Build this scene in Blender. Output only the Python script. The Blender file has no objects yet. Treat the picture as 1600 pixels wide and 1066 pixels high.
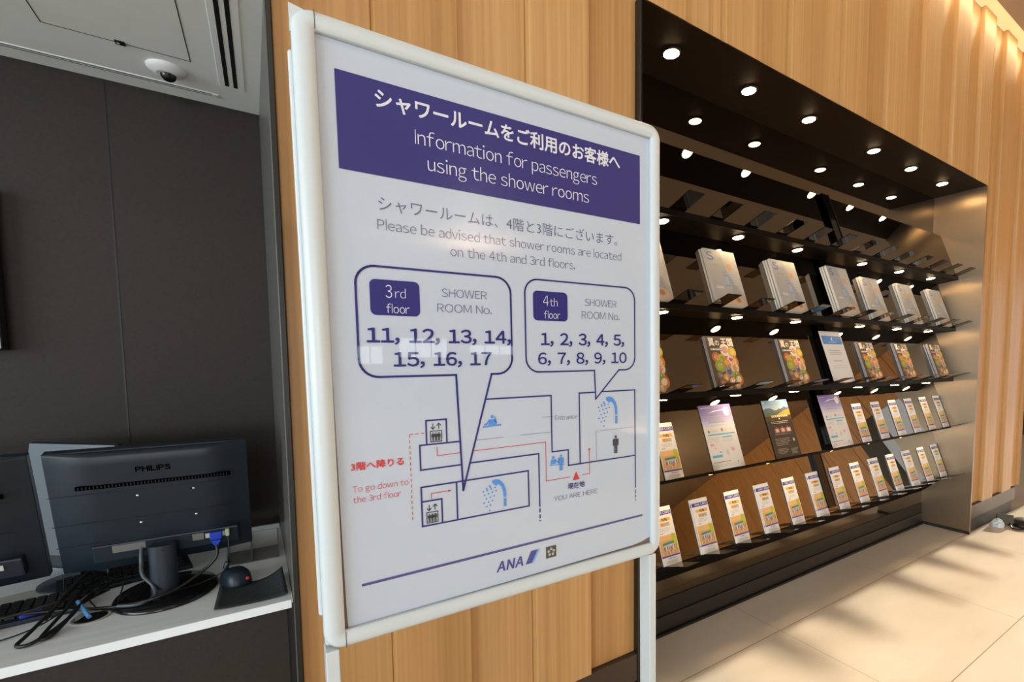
import bpy, math, random
from mathutils import Matrix, Vector
random.seed(7)
SC = bpy.context.scene
COL = SC.collection

# ------------------------------------------------------------------ camera
cam_d = bpy.data.cameras.new('camera'); cam = bpy.data.objects.new('camera', cam_d); COL.objects.link(cam)
cam_d.sensor_width = 36.0; cam_d.lens = 747.248 * 36.0 / 1600.0
cam_d.shift_x = -(915.007 - 800.0) / 1600.0
cam_d.shift_y = (619.031 - 533.0) / 1600.0
cam_d.clip_start = 0.05; cam_d.clip_end = 100
CAMZ = 1.2662
RX = Vector((0.83205655, -0.55466726, -0.00511081))
RY = Vector((-0.04351753, -0.05608971, -0.9974769))
RZ = Vector((0.55298112, 0.8301796, -0.07080756))
M = Matrix.Identity(4)
for i in range(3):
    M[i][0] = RX[i]; M[i][1] = -RY[i]; M[i][2] = -RZ[i]
M[0][3], M[1][3], M[2][3] = 0, 0, CAMZ
cam.matrix_world = M
SC.camera = cam

# ------------------------------------------------------------------ light and exposure
SC.view_settings.view_transform = 'Standard'
SC.view_settings.look = 'None'
SC.view_settings.exposure = 0.0
SC.view_settings.gamma = 1.0
SC.view_settings.use_curve_mapping = False
W = bpy.data.worlds.new('sky'); SC.world = W; W.use_nodes = True
W.node_tree.nodes['Background'].inputs[0].default_value = (0.95, 0.97, 1.0, 1)
W.node_tree.nodes['Background'].inputs[1].default_value = 1.3

def look(o, d):
    o.rotation_euler = Vector(d).to_track_quat('-Z', 'Y').to_euler()

def area(name, loc, d, sx, sy, power, col):
    l = bpy.data.lights.new(name, 'AREA'); l.shape = 'RECTANGLE'; l.size = sx; l.size_y = sy
    l.energy = power; l.color = col
    o = bpy.data.objects.new(name, l); COL.objects.link(o); o.location = loc; look(o, d)
    return o

sun = bpy.data.lights.new('sun', 'SUN'); sun.energy = 8.6; sun.angle = math.radians(0.35); sun.color = (1.0, 0.89, 0.71)
so = bpy.data.objects.new('sun', sun); COL.objects.link(so); so.location = (14, 0.5, 4)
SUN_EL = math.radians(15)
look(so, (-math.cos(SUN_EL), -0.002, -math.sin(SUN_EL)))
area('daylight_left', (-5.9, -2.2, 1.7), (1, 0.16, 0.0), 6.2, 2.6, 375, (0.76, 0.90, 1.0))
area('daylight_back', (-3.15, -14.12, 1.8), (0.0, 1, 0), 4.7, 1.6, 420, (0.93, 0.96, 1.0))
area('ceiling_fill', (1.9, -1.35, 3.575), (0.0, 0.7, -1), 5.0, 0.4, 34, (1.0, 0.93, 0.82))  # added warm fill for the oak wall, no real fitting behind it
area('far_wall_fill', (6.0, -5.0, 3.45), (1, 0.1, -0.25), 0.4, 6.0, 800, (1.0, 0.86, 0.62))  # added fill, brightens the far oak that the rack panels mirror
area('ceiling_glow_fill', (3.3, -7.3, 2.75), (0, 0.1, 1), 0.5, 0.3, 230, (1.0, 0.82, 0.78))  # added lamp, lights a ceiling patch for the pink glow mirrored in the poster
area('cove_wash', (2.6, 1.225, 3.56), (0, 0.22, -1), 5.2, 0.03, 9, (1.0, 0.76, 0.46))

# ------------------------------------------------------------------ materials
def lin(h):
    if isinstance(h, str):
        h = h.lstrip('#'); c = [int(h[i:i + 2], 16) / 255 for i in (0, 2, 4)]
    else:
        c = [x / 255 for x in h]
    return tuple(x / 12.92 if x <= 0.04045 else ((x + 0.055) / 1.055) ** 2.4 for x in c) + (1,)

def mat(name, col, rough=0.5, metal=0.0, coat=0.0, coat_r=0.03, emit=None, estr=0.0, alpha=None, trans=0.0, spec=0.5):
    m = bpy.data.materials.new(name); m.use_nodes = True
    b = m.node_tree.nodes['Principled BSDF']
    b.inputs['Base Color'].default_value = lin(col)
    b.inputs['Roughness'].default_value = rough
    b.inputs['Metallic'].default_value = metal
    b.inputs['Coat Weight'].default_value = coat
    b.inputs['Coat Roughness'].default_value = coat_r
    b.inputs['Specular IOR Level'].default_value = spec
    if trans: b.inputs['Transmission Weight'].default_value = trans
    if emit:
        b.inputs['Emission Color'].default_value = lin(emit); b.inputs['Emission Strength'].default_value = estr
    return m

def nodes(m): return m.node_tree.nodes, m.node_tree.links, m.node_tree.nodes['Principled BSDF']

def noise_tint(m, scale=(1, 1, 1), nscale=5.0, detail=4, lo='#000000', hi='#ffffff', p0=0.35, p1=0.65, bump=0.0, rough=None):
    n, l, b = nodes(m)
    tc = n.new('ShaderNodeTexCoord'); mp = n.new('ShaderNodeMapping'); mp.inputs['Scale'].default_value = scale
    l.new(tc.outputs['Object'], mp.inputs['Vector'])
    no = n.new('ShaderNodeTexNoise'); no.inputs['Scale'].default_value = nscale; no.inputs['Detail'].default_value = detail
    l.new(mp.outputs[0], no.inputs['Vector'])
    cr = n.new('ShaderNodeValToRGB'); cr.color_ramp.elements[0].position = p0; cr.color_ramp.elements[1].position = p1
    cr.color_ramp.elements[0].color = lin(lo); cr.color_ramp.elements[1].color = lin(hi)
    l.new(no.outputs['Fac'], cr.inputs['Fac']); l.new(cr.outputs['Color'], b.inputs['Base Color'])
    if bump:
        bp = n.new('ShaderNodeBump'); bp.inputs['Strength'].default_value = bump; bp.inputs['Distance'].default_value = 0.002
        l.new(no.outputs['Fac'], bp.inputs['Height']); l.new(bp.outputs['Normal'], b.inputs['Normal'])
    return m

def wood_mat(name, lo, mid, hi):
    m = mat(name, mid, 0.42); n, l, b = nodes(m)
    tc = n.new('ShaderNodeTexCoord')
    sx = n.new('ShaderNodeSeparateXYZ'); l.new(tc.outputs['Object'], sx.inputs[0])
    # plank index -> a small shade change from board to board
    a = n.new('ShaderNodeMath'); a.operation = 'SUBTRACT'; a.inputs[1].default_value = 0.04; l.new(sx.outputs['X'], a.inputs[0])
    d = n.new('ShaderNodeMath'); d.operation = 'DIVIDE'; d.inputs[1].default_value = 0.2095; l.new(a.outputs[0], d.inputs[0])
    f = n.new('ShaderNodeMath'); f.operation = 'FLOOR'; l.new(d.outputs[0], f.inputs[0])
    wn = n.new('ShaderNodeTexWhiteNoise'); wn.noise_dimensions = '1D'; l.new(f.outputs[0], wn.inputs['W'])
    # grain: stretched along z
    mp = n.new('ShaderNodeMapping'); mp.inputs['Scale'].default_value = (90, 6, 0.9); l.new(tc.outputs['Object'], mp.inputs['Vector'])
    off = n.new('ShaderNodeVectorMath'); off.operation = 'ADD'
    cmb = n.new('ShaderNodeCombineXYZ'); mu = n.new('ShaderNodeMath'); mu.operation = 'MULTIPLY'; mu.inputs[1].default_value = 37.0
    l.new(wn.outputs['Value'], mu.inputs[0]); l.new(mu.outputs[0], cmb.inputs['Z']); l.new(mp.outputs[0], off.inputs[0]); l.new(cmb.outputs[0], off.inputs[1])
    n1 = n.new('ShaderNodeTexNoise'); n1.inputs['Scale'].default_value = 1.0; n1.inputs['Detail'].default_value = 5; l.new(off.outputs[0], n1.inputs['Vector'])
    mp2 = n.new('ShaderNodeMapping'); mp2.inputs['Scale'].default_value = (14, 2, 0.35); l.new(tc.outputs['Object'], mp2.inputs['Vector'])
    off2 = n.new('ShaderNodeVectorMath'); off2.operation = 'ADD'; l.new(mp2.outputs[0], off2.inputs[0]); l.new(cmb.outputs[0], off2.inputs[1])
    n2 = n.new('ShaderNodeTexNoise'); n2.inputs['Scale'].default_value = 1.0; n2.inputs['Detail'].default_value = 3; l.new(off2.outputs[0], n2.inputs['Vector'])
    mx = n.new('ShaderNodeMath'); mx.operation = 'MULTIPLY_ADD'; mx.inputs[1].default_value = 0.55; l.new(n1.outputs['Fac'], mx.inputs[0])
    m2 = n.new('ShaderNodeMath'); m2.operation = 'MULTIPLY'; m2.inputs[1].default_value = 0.35; l.new(n2.outputs['Fac'], m2.inputs[0]); l.new(m2.outputs[0], mx.inputs[2])
    m3 = n.new('ShaderNodeMath'); m3.operation = 'MULTIPLY_ADD'; m3.inputs[1].default_value = 0.16; l.new(wn.outputs['Value'], m3.inputs[0]); l.new(mx.outputs[0], m3.inputs[2])
    cr = n.new('ShaderNodeValToRGB'); e = cr.color_ramp.elements
    e[0].position = 0.36; e[0].color = lin(lo); e[1].position = 0.70; e[1].color = lin(hi)
    em = e.new(0.53); em.color = lin(mid)
    l.new(m3.outputs[0], cr.inputs['Fac']); l.new(cr.outputs['Color'], b.inputs['Base Color'])
    return m

def tile_mat(name):
    m = mat(name, '#d9cdbb', 0.28); n, l, b = nodes(m)
    tc = n.new('ShaderNodeTexCoord'); sx = n.new('ShaderNodeSeparateXYZ'); l.new(tc.outputs['Object'], sx.inputs[0])
    def line(sock, off, size, w):
        a = n.new('ShaderNodeMath'); a.operation = 'SUBTRACT'; a.inputs[1].default_value = off; l.new(sock, a.inputs[0])
        p = n.new('ShaderNodeMath'); p.operation = 'PINGPONG'; p.inputs[1].default_value = size / 2; l.new(a.outputs[0], p.inputs[0])
        c = n.new('ShaderNodeMath'); c.operation = 'LESS_THAN'; c.inputs[1].default_value = w; l.new(p.outputs[0], c.inputs[0])
        return c.outputs[0]
    lx = line(sx.outputs['X'], 1.960, 1.052, 0.0011); ly = line(sx.outputs['Y'], 1.3005, 0.598, 0.0018)
    mxm = n.new('ShaderNodeMath'); mxm.operation = 'MAXIMUM'; l.new(lx, mxm.inputs[0]); l.new(ly, mxm.inputs[1])
    no = n.new('ShaderNodeTexNoise'); no.inputs['Scale'].default_value = 2.2; no.inputs['Detail'].default_value = 6
    mp = n.new('ShaderNodeMapping'); mp.inputs['Scale'].default_value = (0.7, 2.2, 1); l.new(tc.outputs['Object'], mp.inputs['Vector']); l.new(mp.outputs[0], no.inputs['Vector'])
    cr = n.new('ShaderNodeValToRGB'); cr.color_ramp.elements[0].position = 0.3; cr.color_ramp.elements[1].position = 0.7
    cr.color_ramp.elements[0].color = lin('#cfc2ae'); cr.color_ramp.elements[1].color = lin('#ddd2c2')
    l.new(no.outputs['Fac'], cr.inputs['Fac'])
    mix = n.new('ShaderNodeMix'); mix.data_type = 'RGBA'; l.new(mxm.outputs[0], mix.inputs['Factor'])
    l.new(cr.outputs['Color'], mix.inputs['A']); mix.inputs['B'].default_value = lin('#8a7550')
    l.new(mix.outputs['Result'], b.inputs['Base Color'])
    return m

def brushed_mat(name, col, rough, aniso, axis):
    m = mat(name, col, rough, 1.0); n, l, b = nodes(m)
    b.inputs['Anisotropic'].default_value = aniso
    t = n.new('ShaderNodeTangent'); t.direction_type = 'RADIAL'; t.axis = axis
    l.new(t.outputs[0], b.inputs['Tangent'])
    tc = n.new('ShaderNodeTexCoord'); mp = n.new('ShaderNodeMapping'); mp.inputs['Scale'].default_value = (3, 3, 260)
    l.new(tc.outputs['Object'], mp.inputs['Vector'])
    no = n.new('ShaderNodeTexNoise'); no.inputs['Scale'].default_value = 1; no.inputs['Detail'].default_value = 3; l.new(mp.outputs[0], no.inputs['Vector'])
    mr = n.new('ShaderNodeMapRange'); mr.inputs['To Min'].default_value = rough - 0.015; mr.inputs['To Max'].default_value = rough + 0.015
    l.new(no.outputs['Fac'], mr.inputs['Value']); l.new(mr.outputs[0], b.inputs['Roughness'])
    return m

MT = {}
MT['wood'] = wood_mat('oak_boards', '#ad7f49', '#bd9058', '#ca9f69')
MT['oak_plain'] = noise_tint(mat('oak_far', '#c08a4c', 0.45), scale=(2, 14, 1), nscale=3, lo='#b57f43', hi='#c9945a')
MT['tile'] = tile_mat('beige_floor_tile')
MT['ceil_brown'] = mat('brown_ceiling', '#a39480', 0.6)
MT['ceil_white'] = noise_tint(mat('alcove_ceiling', '#dde1df', 0.6), nscale=3, lo='#eaf0ee', hi='#f1f5f4')
MT['cream'] = mat('cream_cove', '#e6d5b8', 0.6)
MT['dark_panel'] = noise_tint(mat('dark_brown_laminate', '#2c2723', 0.55, spec=0.25), scale=(1, 1, 1), nscale=160, lo='#2a2521', hi='#2f2a25')
MT['black_trim'] = mat('black_trim', '#191813', 0.4)
MT['grey_metal'] = mat('grey_metal_lining', '#77746f', 0.35, 0.6)
MT['mirror'] = mat('black_mirror_glass', (112, 106, 98), 0.015, 1.0)
MT['mirror_lo'] = mat('polished_black_steel', (36, 35, 34), 0.05, 1.0)
MT['gloss_black'] = mat('gloss_black_steel', (30, 29, 28), 0.06, 1.0)
MT['black_soffit'] = mat('black_shelf_soffit', '#0a0908', 0.45, spec=0.06)
MT['plinth'] = mat('dark_plinth_gloss', (92, 84, 74), 0.03, 1.0)
MT['soffit'] = noise_tint(mat('dark_brown_soffit', '#20150a', 0.55, spec=0.12), scale=(3, 60, 3), nscale=2, lo='#1d1309', hi='#26190c')
MT['bronze'] = brushed_mat('brushed_bronze', '#a08b72', 0.33, 0.7, 'Z')
MT['bronze_dark'] = mat('bronze_brown_rail', '#4a3d33', 0.45, 0.3)
MT['black'] = mat('matte_black', '#0c0c0b', 0.5)
MT['jet'] = mat('jet_black_recess', '#030303', 0.9, spec=0.0)
MT['kick'] = mat('black_kick_plate', '#23221f', 0.35)
MT['white_frame'] = mat('white_powder_coat', '#cdd5d6', 0.32)
MT['white_trim'] = mat('white_trim', '#e5e7e8', 0.4)
MT['steel'] = mat('bright_steel', '#c9cccf', 0.25, 1.0)
MT['day'] = mat('bright_daylit_window', '#dfe8ee', 0.3, emit='#dcebf5', estr=4.5)
MT['cove'] = mat('glowing_cove_strip', '#f4dcb0', 0.5, emit='#ffd79a', estr=0.55)
MT['lamp'] = mat('warm_lamp_glow', '#fff2dd', 0.4, emit='#ffd9a2', estr=75.0)
MT['lamp_ring'] = mat('lamp_ring', '#2a2520', 0.35, 0.6)
MT['counter'] = noise_tint(mat('white_counter', '#d7d8d6', 0.25), scale=(1.2, 22, 1), nscale=2.5, lo='#dfe8ed', hi='#eaf1f4')
MT['plastic'] = mat('black_plastic', '#1b252e', 0.40, spec=0.35)
MT['plastic_gloss'] = mat('glossy_black_plastic', '#121314', 0.15)
MT['rubber'] = mat('black_cable_rubber', '#131313', 0.45)
MT['vga_blue'] = mat('blue_connector', '#2140b0', 0.4)
MT['usb_blue'] = mat('light_blue_plug', '#5b9bd6', 0.35)
MT['green'] = mat('pale_green_plug', '#9fb58c', 0.4)
MT['sticker'] = mat('grey_rating_label', '#6d6c68', 0.5)
MT['sticker_w'] = mat('white_label', '#b9b8b2', 0.5)
MT['red'] = mat('red_mark', '#d2263c', 0.4)
MT['felt'] = noise_tint(mat('dark_mouse_mat', '#202628', 0.9), nscale=220, lo='#1a2022', hi='#2a3133', bump=0.4)
MT['glassy'] = mat('clear_acrylic', '#e9ece8', 0.12, trans=0.85)
MT['screen_grey'] = mat('grey_gloss_screen', '#5f6a72', 0.25, coat=1.0, coat_r=0.2)
MT['dark_glass'] = mat('smoked_dome', '#0b0c0c', 0.06)
MT['wall_dark'] = mat('dark_far_wall', '#2d2a27', 0.6)
MT['wall_hall'] = mat('hall_wall', '#70685d', 0.7)
MT['sheet'] = mat('white_plastic_sheet', '#d9e0e4', 0.35)
MT['card'] = mat('dark_card', '#4b4436', 0.6)

PAPER_COAT = 0.25
def ink(name, col, coat=PAPER_COAT, rough=0.5): 
    k = 'ink_' + name
    if k not in MT: MT[k] = mat(k, col, rough, coat=coat, coat_r=0.08)
    return MT[k]
POSTER_COAT = 1.0
def pink(name, col):
    k = 'poster_' + name
    if k not in MT: MT[k] = mat(k, col, 0.55, coat=POSTER_COAT, coat_r=0.015)
    return MT[k]

# ------------------------------------------------------------------ mesh builder
class MB:
    def __init__(s): s.v = []; s.f = []; s.m = []; s.mats = []; s.sm = []; s.T = Matrix.Identity(4)
    def mi(s, m):
        if m not in s.mats: s.mats.append(m)
        return s.mats.index(m)
    def add(s, vs, fs, m, smooth=False):
        b = len(s.v); k = s.mi(m)
        s.v += [tuple(s.T @ Vector(p)) for p in vs]
        for f in fs: s.f.append([b + i for i in f]); s.m.append(k); s.sm.append(smooth)
    def box(s, x0, x1, y0, y1, z0, z1, m):
        vs = [(x, y, z) for x in (x0, x1) for y in (y0, y1) for z in (z0, z1)]
        s.add(vs, [(0, 1, 3, 2), (4, 6, 7, 5), (0, 4, 5, 1), (2, 3, 7, 6), (0, 2, 6, 4), (1, 5, 7, 3)], m)
    def quad(s, a, b, c, d, m): s.add([a, b, c, d], [(0, 1, 2, 3)], m)
    def prism(s, poly, axis, a0, a1, m, smooth=False):
        # poly: list of 2-D points in the plane across `axis`
        n = len(poly)
        def P(p, a): return {'x': (a, p[0], p[1]), 'y': (p[0], a, p[1]), 'z': (p[0], p[1], a)}[axis]
        vs = [P(p, a0) for p in poly] + [P(p, a1) for p in poly]
        fs = [[i, (i + 1) % n, n + (i + 1) % n, n + i] for i in range(n)]
        s.add(vs, fs, m, smooth); s.add(vs, [list(range(n))[::-1], list(range(n, 2 * n))], m)
    def lathe(s, prof, m, n=32, axis='z', c=(0, 0, 0), sx=1, sy=1, smooth=True):
        vs = []
        for r, h in prof:
            for i in range(n):
                a = 2 * math.pi * i / n; p = (r * math.cos(a) * sx, r * math.sin(a) * sy)
                q = {'z': (p[0], p[1], h), 'x': (h, p[0], p[1]), 'y': (p[0], h, p[1])}[axis]
                vs.append((c[0] + q[0], c[1] + q[1], c[2] + q[2]))
        fs = []
        for k in range(len(prof) - 1):
            for i in range(n):
                j = (i + 1) % n; fs.append((k * n + i, k * n + j, (k + 1) * n + j, (k + 1) * n + i))
        s.add(vs, fs, m, smooth)
        s.add([vs[i] for i in range(n)], [list(range(n))[::-1]], m); s.add(vs[-n:], [list(range(n))], m)
    def disc(s, c, rx, rz, y, m, n=16, rot=0.0):   # in the x-z plane
        vs = []
        for i in range(n):
            a = 2 * math.pi * i / n; px, pz = rx * math.cos(a), rz * math.sin(a)
            vs.append((c[0] + px * math.cos(rot) - pz * math.sin(rot), y, c[1] + px * math.sin(rot) + pz * math.cos(rot)))
        s.add(vs, [list(range(n))], m)
    def rect(s, x0, x1, z0, z1, y, m): s.add([(x0, y, z0), (x1, y, z0), (x1, y, z1), (x0, y, z1)], [(0, 1, 2, 3)], m)
    def poly(s, pts, y, m): s.add([(p[0], y, p[1]) for p in pts], [list(range(len(pts)))], m)
    def line(s, pts, w, y, m, closed=False):
        n = len(pts); seg = n if closed else n - 1
        for i in range(seg):
            a = Vector(pts[i]); b = Vector(pts[(i + 1) % n]); d = b - a
            if d.length < 1e-9: continue
            d.normalize(); q = Vector((-d.y, d.x)) * w / 2; e = d * w / 2
            ea = e if (i > 0 or closed) else Vector((0, 0)); eb = e if (i < seg - 1 or closed) else Vector((0, 0))
            s.poly([a - ea - q, b + eb - q, b + eb + q, a - ea + q], y, m)
    def tube(s, pts, r, m, n=8, ctrl=True, sub=6):
        P = [Vector(p) for p in pts]
        if ctrl and len(P) > 2:   # Catmull-Rom
            Q = []
            for i in range(len(P) - 1):
                p0 = P[max(i - 1, 0)]; p1 = P[i]; p2 = P[i + 1]; p3 = P[min(i + 2, len(P) - 1)]
                for k in range(sub):
                    t = k / sub
                    Q.append(0.5 * ((2 * p1) + (p2 - p0) * t + (2 * p0 - 5 * p1 + 4 * p2 - p3) * t * t + (3 * p1 - p0 - 3 * p2 + p3) * t ** 3))
            Q.append(P[-1]); P = Q
        vs = []; fs = []; up = None
        for i, p in enumerate(P):
            d = (P[min(i + 1, len(P) - 1)] - P[max(i - 1, 0)]).normalized()
            if up is None: up = Vector((0, 0, 1)) if abs(d.z) < 0.9 else Vector((1, 0, 0))
            x = d.cross(up).normalized(); up = x.cross(d).normalized()
            for k in range(n):
                a = 2 * math.pi * k / n; vs.append(tuple(p + (x * math.cos(a) + up * math.sin(a)) * r))
        for i in range(len(P) - 1):
            for k in range(n):
                j = (k + 1) % n; fs.append((i * n + k, i * n + j, (i + 1) * n + j, (i + 1) * n + k))
        s.add(vs, fs, m, True)
        s.add(vs[:n], [list(range(n))[::-1]], m); s.add(vs[-n:], [list(range(n))], m)
    def text(s, body, y, m, xl, xr, zb, cap, bold=0.0, nf=0.686, w=None):
        """body set between xl and xr with its base line at zb and a cap height of cap"""
        vs, fs, x0, x1 = text_geo(body, min(bold, 0.0))
        k = (xr - xl) / (x1 - x0); kz = cap / nf; d = max(bold, 0.0)
        for dx, dz in ([(0, 0)] if d == 0 else [(d, 0), (-d, 0), (0, d), (0, -d), (d * .7, d * .7), (-d * .7, d * .7), (d * .7, -d * .7), (-d * .7, -d * .7)]):
            y -= 0.000012
            s.add([(xl + (p[0] - x0 + dx) * k, y, zb + (p[1] + dz) * kz) for p in vs], fs, m)
    def build(s, name, parent=None, loc=None, rot=None, bevel=0.0, seg=2, smooth=None, flip=True):
        me = bpy.data.meshes.new(name); me.from_pydata(s.v, [], s.f)
        for m in s.mats: me.materials.append(m)
        me.polygons.foreach_set('material_index', s.m)
        me.polygons.foreach_set('use_smooth', s.sm if smooth is None else [smooth] * len(s.f))
        me.update()
        o = bpy.data.objects.new(name, me); COL.objects.link(o)
        if parent: o.parent = parent
        if loc: o.location = loc
        if rot: o.rotation_euler = rot
        if bevel:
            b = o.modifiers.new('bevel', 'BEVEL'); b.width = bevel; b.segments = seg; b.limit_method = 'ANGLE'; b.angle_limit = math.radians(35)
        return o

_tg = {}
_SB = {}
for _c in 'oecdpqbgsaOCGQS0123456789': _SB[_c] = 0.040
for _c in 'nmhuilIHNMDRPELBrk': _SB[_c] = 0.055
for _c in 'rtfvwyVWYATzx,.': _SB[_c] = 0.018
def text_geo(body, bold=0.0):
    # Latin letters are set from the wide Latin glyphs of the Japanese font and spaced here
    if all(32 <= ord(ch) < 127 for ch in body):
        k = ('latin', body, bold)
        if k not in _tg:
            vs, fs, x = [], [], 0.0
            for ch in body:
                if ch == ' ': x += 0.40 if body[0].isdigit() and len(body) > 5 else 0.29; continue
                v, f, a, b_ = text_geo(chr(ord(ch) + 0xFEE0), bold)
                if ch in 'Il':          # plain stems
                    t_ = max(p[1] for p in text_geo('\uff28' if ch == 'I' else '\uff48')[0]); st = 0.072 + 2 * min(bold, 0)
                    v, f, a, b_ = [(0, 0), (st, 0), (st, t_), (0, t_)], [[0, 1, 2, 3]], 0.0, st
                sb = _SB.get(ch, 0.04); n0 = len(vs)
                if ch.isdigit(): sb = max(0.04, (0.56 - (b_ - a)) / 2)
                vs += [(p[0] - a + x + sb, p[1]) for p in v]; fs += [[i + n0 for i in q] for q in f]; x += (b_ - a) + 2 * sb
            zc = max(p[1] for p in text_geo('\uff28')[0]); vs = [(p[0], p[1] * 0.686 / zc) for p in vs]
            _tg[k] = (vs, fs, min(v[0] for v in vs), max(v[0] for v in vs))
        return _tg[k]
    k = (body, bold)
    if k not in _tg:
        c = bpy.data.curves.new('t', 'FONT'); c.body = body; c.offset = bold; c.resolution_u = 3; c.fill_mode = 'FRONT'
        o = bpy.data.objects.new('t', c); COL.objects.link(o); bpy.context.view_layer.update()
        me = bpy.data.meshes.new_from_object(o.evaluated_get(bpy.context.evaluated_depsgraph_get()))
        vs = [tuple(v.co[:2]) for v in me.vertices]; fs = [list(p.vertices) for p in me.polygons]
        bpy.data.objects.remove(o); bpy.data.curves.remove(c); bpy.data.meshes.remove(me)
        # faces must look towards -y once (x, y) becomes (x, z)
        _tg[k] = (vs, fs, min(v[0] for v in vs), max(v[0] for v in vs))
    return _tg[k]

def tag(o, label=None, cat=None, group=None, kind=None):
    if label: o['label'] = label
    if cat: o['category'] = cat
    if group: o['group'] = group
    if kind: o['kind'] = kind
    return o

def empty(name, loc=(0, 0, 0), rot=None):
    o = bpy.data.objects.new(name, None); COL.objects.link(o); o.location = loc; o.empty_display_size = 0.05
    if rot is not None: o.rotation_euler = rot
    return o

def struct(mb, name, label, **kw):
    o = mb.build(name, **kw); return tag(o, label, 'room', kind='structure')

def copy_tree(o, parent=None):
    c = o.copy(); COL.objects.link(c)
    if parent: c.parent = parent
    for ch in [x for x in bpy.data.objects if x.parent == o]: copy_tree(ch, c)
    return c

# ================================================================== ROOM
WY = 1.3            # wall face
PITCH = 0.2095; PX0 = 0.041
CEIL = 3.585
NX0, NX1, NTOP, NBACK = 1.093, 4.2, 2.47, 1.6
WEND = 5.28

b = MB(); b.box(-6, 12, -14, 6, -0.05, 0, MT['tile']); struct(b, 'floor', 'beige large-format tile floor of the hall')

def boards(mb, xa, xb, z0, z1):
    pts = []
    k0 = math.floor((xa - PX0) / PITCH + 1e-4); x = xa
    k = k0
    while x < xb - 1e-4:
        nx = min(PX0 + (k + 1) * PITCH, xb)
        y = WY - 0.012 if k % 2 == 1 else WY + 0.012
        c = 0.003
        pts += [(x + c * 0.4, y + c), (x + c * 1.2, y), (nx - c * 1.2, y), (nx - c * 0.4, y + c)]
        x = nx; k += 1
    pts += [(xb, WY + 0.05), (xa, WY + 0.05)]
    mb.prism(pts, 'z', z0, z1, MT['wood'])
b = MB()
boards(b, PX0, NX0, 0.205, CEIL); boards(b, NX0, NX1 + 0.006, NTOP + 0.005, CEIL); boards(b, NX1 + 0.006, WEND, 0.205, CEIL)
b.box(PX0, NX0, WY + 0.05, WY + 0.08, 0, CEIL, MT['black']); b.box(NX1 + 0.03, WEND, WY + 0.05, WY + 0.08, 0, CEIL, MT['black'])
struct(b, 'wall_front', 'light oak wall of vertical boards stepping in and out')
b = MB(); b.box(PX0 + 0.02, NX0 - 0.01, WY - 0.008, WY + 0.04, 0.10, 0.203, MT['bronze_dark']); b.box(PX0 + 0.02, NX0 - 0.02, WY + 0.0, WY + 0.05, 0, 0.10, MT['black'])
struct(b, 'baseboard_left', 'brown metal base rail under the oak boards beside the brochure niche', bevel=0.003)
b = MB(); b.box(NX1 + 0.035, 5.2, WY - 0.008, WY + 0.04, 0.10, 0.203, MT['bronze_dark'])
b.box(NX1 + 0.02, 5.15, WY + 0.0, WY + 0.05, 0, 0.10, MT['black'])
struct(b, 'baseboard_right', 'brown metal base rail under the oak boards right of the niche', bevel=0.003)
b = MB(); b.box(WEND, WEND + 0.012, WY - 0.006, WY + 0.5, 0.205, CEIL, MT['white_trim']); struct(b, 'trim_1', 'white corner trim at the right end of the oak wall')
b = MB(); b.box(4.6, 11, 2.6, 2.65, 0.12, CEIL, MT['black']); b.box(4.6, 11, 2.58, 2.65, 0, 0.12, MT['wall_dark']); struct(b, 'wall_far', 'dark wall beyond the right end of the oak wall')
b = MB(); b.box(-6, 11, -14, 1.234, CEIL, CEIL + 0.05, MT['ceil_brown']); b.box(WEND, 11, 1.234, 6, CEIL, CEIL + 0.05, MT['ceil_brown']); struct(b, 'ceiling', 'brown ceiling of the hall')
cv = tag(empty('cove_strip', (2.6, 1.27, CEIL)), 'cream cove strip along the top of the oak wall, given its own glow', 'light')
b = MB(); b.box(-8.6, WEND - 2.6, -0.036, 0.04, 0.0, 0.03, MT['cove']); b.build('glow_strip', cv)  # lit look of the cream slot surface, given as emission

# hall behind the camera: it is what the glossy panels and the poster cover mirror
b = MB()
HW = MT['wall_hall']
wins = [(-5.5, -0.8, 1.0, 2.6), (2.05, 2.75, 1.25, 1.78), (3.25, 4.75, 1.45, 2.05), (5.55, 7.15, 1.55, 1.86)]
x = -6
for (x0, x1, z0, z1) in wins:
    b.box(x, x0, -14.1, -14, 0, CEIL, HW); b.box(x0, x1, -14.1, -14, 0, z0, HW); b.box(x0, x1, -14.1, -14, z1, CEIL, HW); x = x1
b.box(x, 11, -14.1, -14, 0, CEIL, HW)
struct(b, 'wall_back', 'hall wall far behind with a row of windows')
for k, (x0, x1, z0, z1) in enumerate(wins[1:]):
    b = MB(); b.box(x0, x1, -14.08, -14.06, z0, z1, MT['day']); nm = int((x1 - x0) / 0.55)
    for q in range(1, nm + 1): xm = x0 + (x1 - x0) * q / (nm + 1); b.box(xm - 0.02, xm + 0.02, -14.06, -14.03, z0, z1, HW)
    struct(b, 'window_%d' % (k + 2), 'far bright window in the hall wall behind the camera')
b = MB()
b.box(-6.1, -6, -14, 1.3, 0, 0.4, HW); b.box(-6.1, -6, -14, 1.3, 3.1, CEIL, HW)
for y in (-14, -10, -6, 0.9): b.box(-6.1, -6, y, y + 0.4, 0.4, 3.1, HW)
struct(b, 'wall_left', 'hall wall with windows on the left')
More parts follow.
